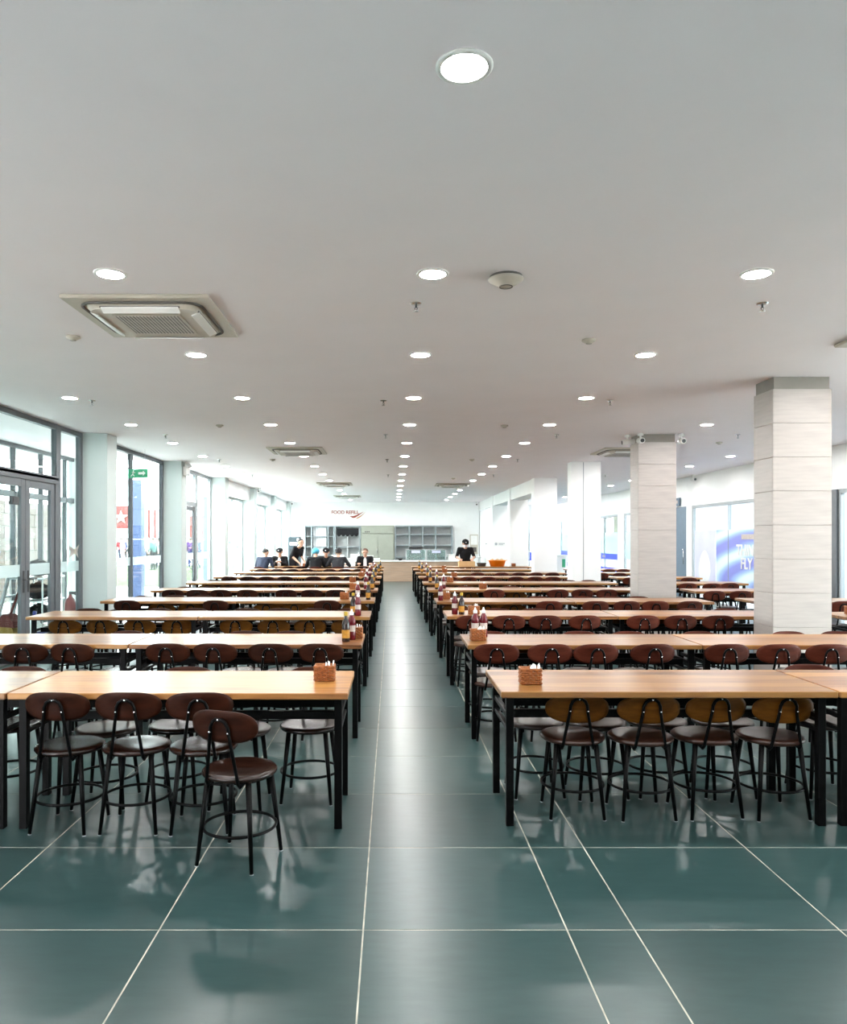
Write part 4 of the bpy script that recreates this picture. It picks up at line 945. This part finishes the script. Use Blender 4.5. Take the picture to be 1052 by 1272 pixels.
MB().cbox(-0.55, 0.55, -0.35, 0.35, 0.02, 0.82, 0.02).build('body', 'plastic_white', fz); MB().cbox(-0.56, 0.56, -0.36, 0.36, 0.825, 0.88, 0.015).build('lid', 'plastic_white', fz)
MB().cbox(-0.5, -0.42, -0.356, -0.35, 0.25, 0.6, 0.002).build('sticker', 'extinguisher_red', fz); MB().cbox(0.34, 0.48, -0.356, -0.35, 0.35, 0.7, 0.002).build('sticker', 'exit_green', fz)

# ---------------------------------------------------------------- things in the porch
br = thing('straw_broom', 'straw broom with red collar leaning outside the glass door', 'broom', (-5.03, 9.95, 0)); br.scale = (1.3, 1.3, 1.3)
MB().prism([(-0.16, 0.0), (-0.20, 0.03), (-0.15, 0.20), (-0.06, 0.34), (0.06, 0.34), (0.15, 0.20), (0.20, 0.03), (0.16, 0.0), (0.05, 0.03), (-0.05, 0.02)], -0.045, 0.045).build('bristles', 'straw', br, (0, 0, 0.0), R(-25))
MB().prism([(-0.13, 0.30), (-0.11, 0.36), (-0.03, 0.43), (0.03, 0.43), (0.11, 0.36), (0.13, 0.30)], -0.055, 0.055).build('collar', 'flag_red', br, (0, 0, 0), R(-25))
MB().tube([(0, 0, 0.40), (0.07, 0.10, 0.72)], 0.013, 8).build('handle', 'flag_red', br)
dp = thing('dustpan', 'blue long handled dustpan outside the glass door', 'dustpan', (-4.98, 10.98, 0))
MB().box(-0.15, 0.15, -0.14, 0.14, 0.0, 0.012).box(-0.15, -0.14, -0.14, 0.14, 0.012, 0.14).box(0.14, 0.15, -0.14, 0.14, 0.012, 0.14).box(-0.14, 0.14, 0.13, 0.14, 0.012, 0.20).build('pan', 'blue_plastic', dp, (0, 0, 0), R(60))
MB().tube([(0, 0, 0.1), (0.06, 0.12, 0.95)], 0.014, 8).build('handle', 'blue_plastic', dp)
bt_ = thing('detergent_bottle', 'white spray bottle with pale blue base outside the door', 'bottle', (-5.36, 11.35, 0))
MB().lathe([(0, 0), (0.09, 0.0), (0.10, 0.05), (0.09, 0.26), (0.05, 0.34), (0.025, 0.40)], 18).build('bottle_body', 'plastic_white', bt_); MB().lathe([(0.028, 0.39), (0.028, 0.46), (0, 0.47)], 12).build('cap', 'blue_plastic', bt_)
fe = thing('fire_extinguisher', 'red fire extinguisher standing outside the narrow side light', 'extinguisher', (-5.25, 12.35, 0)); fe.scale = (1.15, 1.15, 1.15)
MB().lathe([(0, 0.01), (0.075, 0.0), (0.08, 0.03), (0.08, 0.42), (0.06, 0.49), (0.025, 0.53), (0.02, 0.56)], 20).build('cylinder', 'extinguisher_red', fe)
MB().lathe([(0.0812, 0.15), (0.0812, 0.33)], 20).build('label_wrap', 'label_yellow', fe); MB().cbox(-0.02, 0.09, -0.015, 0.015, 0.56, 0.60, 0.004).build('valve', 'plastic_dark', fe); MB().tube([(0.05, 0, 0.57), (0.13, 0, 0.52), (0.11, 0, 0.30), (0.09, 0, 0.2)], 0.011, 8).build('hose', 'plastic_dark', fe)
tr_ = thing('cleaning_trolley', 'grey cleaning trolley loaded with dark cloth in the porch', 'trolley', (-5.78, 12.35, 0))
for sx in (-1, 1):
    for sy in (-1, 1): MB().tube([(sx*0.25, sy*0.38, 0.05), (sx*0.25, sy*0.38, 0.95)], 0.014, 8).build('post', 'steel', tr_); MB().lathe([(0, -0.03), (0.045, -0.03), (0.045, 0.03), (0, 0.03)], 12).build('wheel', 'plastic_dark', tr_, (sx*0.25, sy*0.38, 0.045)).rotation_euler = (R(90), 0, 0)
for z in (0.2, 0.55, 0.92): MB().cbox(-0.27, 0.27, -0.40, 0.40, z-0.015, z+0.015, 0.004).build('shelf', 'steel', tr_)
for i, (z, mt, lb) in enumerate([(0.216, 'cloth_black', 'black bag on the bottom trolley shelf'), (0.566, 'cloth_charcoal', 'dark bag on the middle trolley shelf'), (0.936, 'cloth_charcoal', 'grey bundle on the top trolley shelf')]):
    rr_ = random.Random(i); m_ = MB().ball((0, 0, 0.13), (0.20, 0.30, 0.13), 14)
    m_.v = [(x*(1+rr_.uniform(-0.1, 0.1)), y*(1+rr_.uniform(-0.1, 0.1)), max(0.0, z_*(1+rr_.uniform(-0.1, 0.1)))) for x, y, z_ in m_.v]
    tag(m_.tube([(0, 0, 0.24), (0.02, 0.02, 0.29)], [0.05, 0.02], 8).build('cloth_bag', mt, None, (-5.78, 12.35, z)), lb, 'bag')
ld = thing('step_ladder', 'grey step ladder leaning in the porch at the picture edge', 'ladder', (-5.6, 10.75, 0))
for s in (-1, 1): MB().cbox(-0.015, 0.015, s*0.2-0.03, s*0.2+0.03, 0, 1.15, 0.003).build('side_rail', 'frame_light', ld).rotation_euler = (0, R(14), 0)
for k in range(4): MB().cbox(-0.03+0.065*k+0.04, 0.03+0.065*k+0.04, -0.17, 0.17, 0.2+k*0.26, 0.225+k*0.26, 0.003).build('step', 'frame_light', ld)
bf = thing('paper_butterfly', 'crumpled paper butterfly stuck on the narrow side light', 'decoration', (-4.66, 11.12, 1.36))
for s in (-1, 1): MB().prism([(0, -0.02), (s*0.08, -0.09), (s*0.06, 0.0), (s*0.10, 0.10), (0.0, 0.03)], -0.004, 0.004).build('wing', 'poster_grey', bf, (0, 0, 0), R(60+s*20))
MB().tube([(0, 0, -0.05), (0, 0, 0.06)], 0.006, 6).build('body', 'shop_curtain', bf)

# ---------------------------------------------------------------- people
def remeshed(caps, voxel):
    m_ = MB()
    for p0, p1, r0, r1, s in caps:
        p0, p1 = Vector(p0), Vector(p1); n = 10 if r0 < 0.03 else 16
        m_.ball(p0, r0, n); m_.ball(p1, r1, n)
        if (p1-p0).length > 1e-4: m_.tube([p0, p1], [r0, r1], n)
    me = bpy.data.meshes.new('tmp'); me.from_pydata(m_.v, [], m_.f)
    o = bpy.data.objects.new('tmp', me); C.objects.link(o)
    rm_ = o.modifiers.new('r', 'REMESH'); rm_.mode = 'VOXEL'; rm_.voxel_size = voxel
    sm_ = o.modifiers.new('s', 'SMOOTH'); sm_.iterations = 3; sm_.factor = 0.5
    bpy.context.view_layer.update()
    out = bpy.data.meshes.new_from_object(o.evaluated_get(bpy.context.evaluated_depsgraph_get()))
    bpy.data.objects.remove(o)
    n = len(out.polygons); cen = np.empty(n*3); out.polygons.foreach_get('center', cen); cen = cen.reshape(-1, 3)
    best = np.full(n, 1e9); idx = np.zeros(n, dtype=np.int32)
    for p0, p1, r0, r1, s in caps:
        a = np.array(p0); b = np.array(p1); ab = b-a; L2 = max(1e-9, ab @ ab)
        t = np.clip(((cen-a) @ ab)/L2, 0, 1); d = np.linalg.norm(cen-(a+t[:, None]*ab), axis=1)-(r0+(r1-r0)*t)
        k = d < best; best[k] = d[k]; idx[k] = s
    out.materials.clear()
    return out, idx
def hand(caps, wrist, direc, up, grip=0.5, side=1):
    """palm, four fingers and a thumb growing from the wrist"""
    d = Vector(direc).normalized(); u = Vector(up); u = (u-d*u.dot(d)).normalized(); s_ = d.cross(u)*side
    w_ = Vector(wrist)
    for k in (-1, 0, 1): caps.append((w_+s_*0.012*k, w_+d*0.085+s_*0.024*k, 0.018, 0.014, 0))
    for k, ln in enumerate((0.062, 0.075, 0.080, 0.070)):
        b = w_+d*0.085+s_*(0.036-0.024*k)*-1
        dd = (d*(1-grip*0.5)-u*grip).normalized(); m1 = b+dd*ln*0.5; d3 = (d*(1-grip)-u*grip*1.5).normalized(); m2 = m1+d3*ln*0.5
        caps += [(b, m1, 0.0095, 0.009, 0), (m1, m2, 0.009, 0.0075, 0)]
    tb = w_+d*0.03+s_*0.028; caps += [(tb, tb+(d*0.6+s_*0.8).normalized()*0.045, 0.012, 0.010, 0), (tb+(d*0.6+s_*0.8).normalized()*0.045, tb+(d*0.9+s_*0.4).normalized()*0.075, 0.010, 0.008, 0)]
def make_person(name, label, loc, rz, pose, mats, hair='hair_black', cap=None, mask=False, voxel=0.009, short=False, group=None, hairnet=None, shirt=False, bun=False):
    """pose: dict of joints, person faces +Y"""
    P = {k: Vector(v) for k, v in pose.items() if k not in ('head_rot',)}
    caps = []
    hip, chest = P['hip'], P['chest']; sh = {-1: P['shL'], 1: P['shR']}
    caps += [(hip+Vector((-0.075, 0, 0)), hip+Vector((0.075, 0, 0)), 0.105, 0.105, 2), (hip+Vector((0, 0, 0.06)), chest, 0.130, 0.135, 1),
             (hip+Vector((-0.05, 0, 0.10)), chest+Vector((-0.075, 0, 0)), 0.105, 0.115, 1), (hip+Vector((0.05, 0, 0.10)), chest+Vector((0.075, 0, 0)), 0.105, 0.115, 1)]
    for s in (-1, 1):
        S_ = 'L' if s < 0 else 'R'
        caps.append((chest+Vector((s*0.05, 0, 0.08)), sh[s], 0.09, 0.068, 1))
        el, wr_ = P['el'+S_], P['wr'+S_]
        caps.append((sh[s], el, 0.062, 0.048, 1))
        if short: mid = el.lerp(wr_, 0.05); caps.append((mid, wr_, 0.040, 0.028, 0))
        else: caps.append((el, el.lerp(wr_, 0.88), 0.046, 0.035, 1)); caps.append((el.lerp(wr_, 0.85), wr_, 0.030, 0.028, 0))
        hand(caps, wr_, (wr_-el).normalized(), (0, 0, 1) if abs((wr_-el).normalized().z) < 0.8 else (0, 1, 0), 0.45, -s)
        kn, an = P['kn'+S_], P['an'+S_]
        caps += [(hip+Vector((s*0.09, 0, 0)), kn, 0.088, 0.060, 2), (kn, an, 0.058, 0.040, 2), (an+Vector((0, -0.03, -0.045)), an+Vector((0, 0.15, -0.05)), 0.036, 0.030, 3)]
    nb, hc = P['neck'], P['head']
    Rm = Euler(pose.get('head_rot', (0, 0, 0))).to_matrix()
    H = lambda x, y, z: hc+Rm @ Vector((x, y, z-0.12))
    caps += [(nb, H(0, -0.015, 0.06), 0.056, 0.052, 0), (H(0, -0.03, 0.145), H(0, 0.015, 0.15), 0.086, 0.086, 0), (H(0, 0.025, 0.09), H(0, 0.045, 0.04), 0.066, 0.044, 0),
             (H(0, 0.093, 0.125), H(0, 0.108, 0.098), 0.011, 0.015, 0), (H(-0.088, -0.01, 0.125), H(-0.088, -0.01, 0.10), 0.018, 0.013, 0), (H(0.088, -0.01, 0.125), H(0.088, -0.01, 0.10), 0.018, 0.013, 0)]
    me, idx = remeshed([(tuple(a), tuple(b), r0, r1, s) for a, b, r0, r1, s in caps], voxel)
    for m_ in ('skin', mats[0], mats[1], 'plastic_dark'): me.materials.append(M[m_])
    me.polygons.foreach_set('material_index', idx); me.polygons.foreach_set('use_smooth', [True]*len(me.polygons)); me.name = 'body'
    t = thing(name, label, 'person', loc, rz, group); link('body', me, t)
    to = lambda f: [tuple(H(*p)) for p in f]
    def part(nm, mb, mat): mb.v = [tuple(H(*p)) for p in mb.v]; return mb.build(nm, mat, t)
    # hair: a cap of hair over crown and back, open at the face
    hm = MB(); n, rows = 18, 7; vs = []; fs = []
    for i in range(rows+1):
        for j in range(n):
            q = 2*math.pi*j/n; fr = 0.5+0.5*math.sin(q)      # 1 toward the face
            tmax = R(112-62*fr**1.5); th = tmax*i/rows
            vs.append((0.099*math.sin(th)*math.cos(q), -0.008+0.122*math.sin(th)*math.sin(q)*(1 if math.sin(q) < 0 else 0.92), 0.145+0.104*math.cos(th)))
    for i in range(rows):
        for j in range(n): fs.append((i*n+j, i*n+(j+1) % n, (i+1)*n+(j+1) % n, (i+1)*n+j))
    hm.add(vs, fs, 0, True)
    if bun: hm.ball((0, -0.135, 0.15), 0.055, 10)
    part('hair', hm, hair)
    for s in (-1, 1): part('eye', MB().ball((s*0.034, 0.090, 0.135), (0.013, 0.009, 0.008), 8), 'eye_dark'); part('eyebrow', MB().tube([(s*0.018, 0.098, 0.155), (s*0.048, 0.088, 0.156)], 0.004, 5), hair)
    if mask: part('face_mask', MB().ball((0, 0.062, 0.078), (0.070, 0.058, 0.050), 14), 'cloth_white')
    else: part('mouth', MB().ball((0, 0.090, 0.062), (0.024, 0.008, 0.006), 8), 'lip')
    if cap:
        cm = MB(); vs = []; fs = []
        for i in range(5):
            th = R(86)*i/4
            for j in range(18):
                q = 2*math.pi*j/18; vs.append((0.108*math.sin(th)*math.cos(q), -0.008+0.128*math.sin(th)*math.sin(q), 0.165+0.100*math.cos(th)))
        for i in range(4):
            for j in range(18): fs.append((i*18+j, i*18+(j+1) % 18, (i+1)*18+(j+1) % 18, (i+1)*18+j))
        cm.add(vs, fs, 0, True)
        cm.prism([(-0.085, 0.0), (-0.06, 0.05), (0, 0.07), (0.06, 0.05), (0.085, 0.0)], 0, 0.006)
        k = len(cm.v)-10
        for q in range(k, len(cm.v)): x, y, z = cm.v[q]; cm.v[q] = (x, 0.095+z, 0.165+y-0.2*z)
        c_ = part('cap', cm, cap)
        part('cap_badge', MB().ball((0.015, 0.112, 0.205), (0.018, 0.008, 0.016), 8), 'cloth_white').parent = t
    if hairnet:
        hn = MB().ball((0, -0.012, 0.165), (0.112, 0.132, 0.100), 16); part('hairnet', hn, hairnet)
    if shirt:
        c0 = chest; MB().prism([(-0.055, -0.22), (0.055, -0.22), (0.045, 0.06), (0.02, 0.13), (-0.02, 0.13), (-0.045, 0.06)], 0.118, 0.146).build('shirt_front', 'cloth_white', t, tuple(c0))
    return t
def seated(lean=0.10, arms=((0.26, 0.20, 0.74), (0.20, 0.42, 0.79)), armsL=None, headyaw=0, headpitch=-0.2, shift=0.0):
    aL = armsL or arms
    return dict(hip=(0, 0, 0.53), chest=(0, 0.02+lean*0.6, 0.86), shL=(-0.185, lean, 0.97), shR=(0.185, lean, 0.97), elR=arms[0], wrR=arms[1], elL=(-aL[0][0], *aL[0][1:]), wrL=(-aL[1][0], *aL[1][1:]),
                knL=(-0.10, 0.40, 0.50), knR=(0.10, 0.40, 0.50), anL=(-0.10, 0.38, 0.09), anR=(0.10, 0.38, 0.09), neck=(0, lean*1.05, 1.02), head=(0, lean*1.3+0.02, 1.145), head_rot=(headpitch, 0, headyaw))
yl = LF[9]
ARM = ((0.27, 0.22, 0.76), (0.17, 0.41, 0.80))
WIDE = ((0.33, 0.14, 0.78), (0.24, 0.38, 0.80))
make_person('person', 'seated person in navy top, seen from behind, nearest the windows', (-3.80, yl-0.30, 0), R(-18), seated(0.20, ARM, headyaw=-0.5), ('cloth_navy', 'cloth_black'), cap=None)
make_person('person', 'person in black cap and white collar facing camera by the windows', (-3.42, yl+TD+0.22, 0), R(180), seated(0.12, ((0.24, 0.2, 0.76), (0.05, 0.33, 0.86))), ('cloth_black', 'cloth_black'), cap='cloth_black', shirt=True)
stand3 = dict(hip=(0, 0, 0.90), chest=(0.0, 0.12, 1.16), shL=(-0.17, 0.20, 1.27), shR=(0.17, 0.20, 1.27), elL=(-0.22, 0.12, 1.02), wrL=(-0.16, 0.30, 0.86), elR=(0.22, 0.14, 1.02), wrR=(0.16, 0.32, 0.86),
              knL=(-0.09, 0.03, 0.48), knR=(0.09, 0.03, 0.48), anL=(-0.09, 0, 0.09), anR=(0.09, 0, 0.09), neck=(0, 0.23, 1.31), head=(0, 0.29, 1.43), head_rot=(-0.05, 0, -0.35))
make_person('person', 'standing woman in black short sleeves leaning towards the table', (-3.02, yl+TD+0.30, 0), R(-125), stand3, ('cloth_black', 'cloth_charcoal'), short=True, bun=True)
make_person('person', 'seated person wearing a bright blue hairnet, seen from behind', (-2.23, yl-0.28, 0), R(4), seated(0.14, ARM), ('cloth_black', 'cloth_black'), hairnet='hairnet_blue')
make_person('person', 'person in flat black cap seated facing the blue hairnet', (-2.02, yl+TD+0.20, 0), R(185), seated(0.14, ARM), ('cloth_black', 'cloth_black'), cap='cloth_black')
make_person('person', 'seated person in charcoal top and black cap, elbows spread', (-1.57, yl-0.30, 0), R(0), seated(0.12, WIDE, headpitch=-0.1), ('cloth_charcoal', 'cloth_black'), cap='cloth_charcoal')
make_person('person', 'brown haired person in black jacket over white shirt facing camera', (-0.82, yl+TD+0.20, 0), R(180), seated(0.10, ((0.25, 0.18, 0.75), (0.20, 0.36, 0.80)), headpitch=-0.3), ('cloth_black', 'cloth_black'), hair='hair_brown', shirt=True)
stand8 = dict(hip=(0, 0, 0.88), chest=(0, 0.03, 1.13), shL=(-0.185, 0.06, 1.24), shR=(0.185, 0.06, 1.24), elL=(-0.27, 0.10, 1.00), wrL=(-0.20, 0.32, 0.95), elR=(0.27, 0.10, 1.00), wrR=(0.20, 0.32, 0.95),
              knL=(-0.10, 0.02, 0.47), knR=(0.10, 0.02, 0.47), anL=(-0.10, 0, 0.09), anR=(0.10, 0, 0.09), neck=(0, 0.07, 1.29), head=(0, 0.10, 1.405), head_rot=(-0.35, 0, 0.15))
make_person('person', 'worker in black shirt, black cap and white mask behind a cardboard box', (2.24, RF[9]+TD+0.32, 0), R(180), stand8, ('cloth_black', 'cloth_black'), cap='cloth_black', mask=True, short=True)
# chairs of the diners at the last left row
for n, (x, y, rz) in enumerate([(-3.80, yl-0.30, R(-18)), (-2.23, yl-0.28, R(4)), (-1.57, yl-0.30, 0), (-0.82, yl+TD+0.20, math.pi), (-2.02, yl+TD+0.20, math.pi), (-3.42, yl+TD+0.22, math.pi)]):
    chair('red', x, y, rz, 'reddish brown chair under ' + ['the navy clad diner', 'the diner in blue hairnet', 'the diner in charcoal top', 'the diner in black jacket', 'the diner in flat cap', 'the diner with white collar'][n], 'chairs of the diners')
# people outdoors: three bodies, recoloured copies
crowd_pose = [dict(hip=(0, 0, 0.92), chest=(0, 0.0, 1.22), shL=(-0.18, 0, 1.37), shR=(0.18, 0, 1.37), elL=(-0.24, -0.03, 1.10), wrL=(-0.25, 0.08, 0.88), elR=(0.24, -0.03, 1.10), wrR=(0.25, 0.08, 0.88),
                   knL=(-0.10, 0.03, 0.50), knR=(0.10, 0.02, 0.50), anL=(-0.10, 0, 0.09), anR=(0.11, 0.0, 0.09), neck=(0, 0, 1.42), head=(0, 0.03, 1.54)),
              dict(hip=(0, 0, 0.91), chest=(0, 0.02, 1.21), shL=(-0.18, 0, 1.36), shR=(0.18, 0, 1.36), elL=(-0.23, 0.04, 1.10), wrL=(-0.12, 0.24, 1.12), elR=(0.25, -0.06, 1.10), wrR=(0.25, 0.05, 0.88),
                   knL=(-0.10, 0.16, 0.52), knR=(0.10, -0.06, 0.49), anL=(-0.10, 0.14, 0.09), anR=(0.10, -0.22, 0.13), neck=(0, 0.02, 1.41), head=(0, 0.05, 1.53))]
protos = [make_person('person', '', (0, 0, 0), 0, p, ('cloth_red', 'cloth_navy'), voxel=0.026) for p in crowd_pose]
cr_ = random.Random(5); tops = ['cloth_red', 'cloth_purple', 'cloth_white', 'cloth_blue', 'cloth_navy', 'teal_cloth', 'label_pale']
spots = []
for k in range(26):
    px = [150, 154, 158, 180, 183, 187, 190, 194, 197, 235, 239, 243, 247, 256, 152, 185, 192, 198, 237, 245, 20, 45, 60, 287, 295, 322][k]; d_ = cr_.uniform(38, 52) if k < 20 else cr_.uniform(36, 44)
    if k >= 23: d_ = 46+k
    while any(math.hypot((px-487)*d_/940-a, d_-b) < 0.75 for a, b in spots): d_ += 0.4
    spots.append(((px-487)*d_/940, d_))
names = {'cloth_red': 'red', 'cloth_purple': 'purple', 'cloth_white': 'white', 'cloth_blue': 'blue', 'cloth_navy': 'navy', 'teal_cloth': 'teal', 'label_pale': 'cream'}
where = ['through the tall window left of the blue post']*3+['through the tall window right of the blue post']*6+['through the far glass door']*5+['left of the blue post, farther back']+['right of the blue post, farther back']*3+['through the far glass door, farther back']*2+['through the porch glass']*3+['through the three part window']*2+['through the blue tinged window']
cnt = {}
for k, (x, y) in enumerate(spots):
    src = protos[k % 2]; t = src if k < 2 else copy_tree(src)
    t.location = (x, y, -0.02); t.rotation_euler.z = cr_.uniform(0, 6.28)
    tp = tops[(k*3+k//5) % len(tops)]; pt_ = cr_.choice(['cloth_navy', 'cloth_black', 'cloth_blue', 'cloth_white'])
    for ch in t.children:
        if ch.name.startswith('body'):
            for si, mt in ((1, tp), (2, pt_)): ch.material_slots[si].link = 'OBJECT'; ch.material_slots[si].material = M[mt]
    key = (tp, where[k]); cnt[key] = cnt.get(key, 0)+1
    tag(t, f'{"" if cnt[key] == 1 else "another "}person in {names[tp]} top outdoors, seen {where[k]}'.strip(), 'person', 'people outdoors')
print('chairs', nchair, 'objects', len(bpy.data.objects))
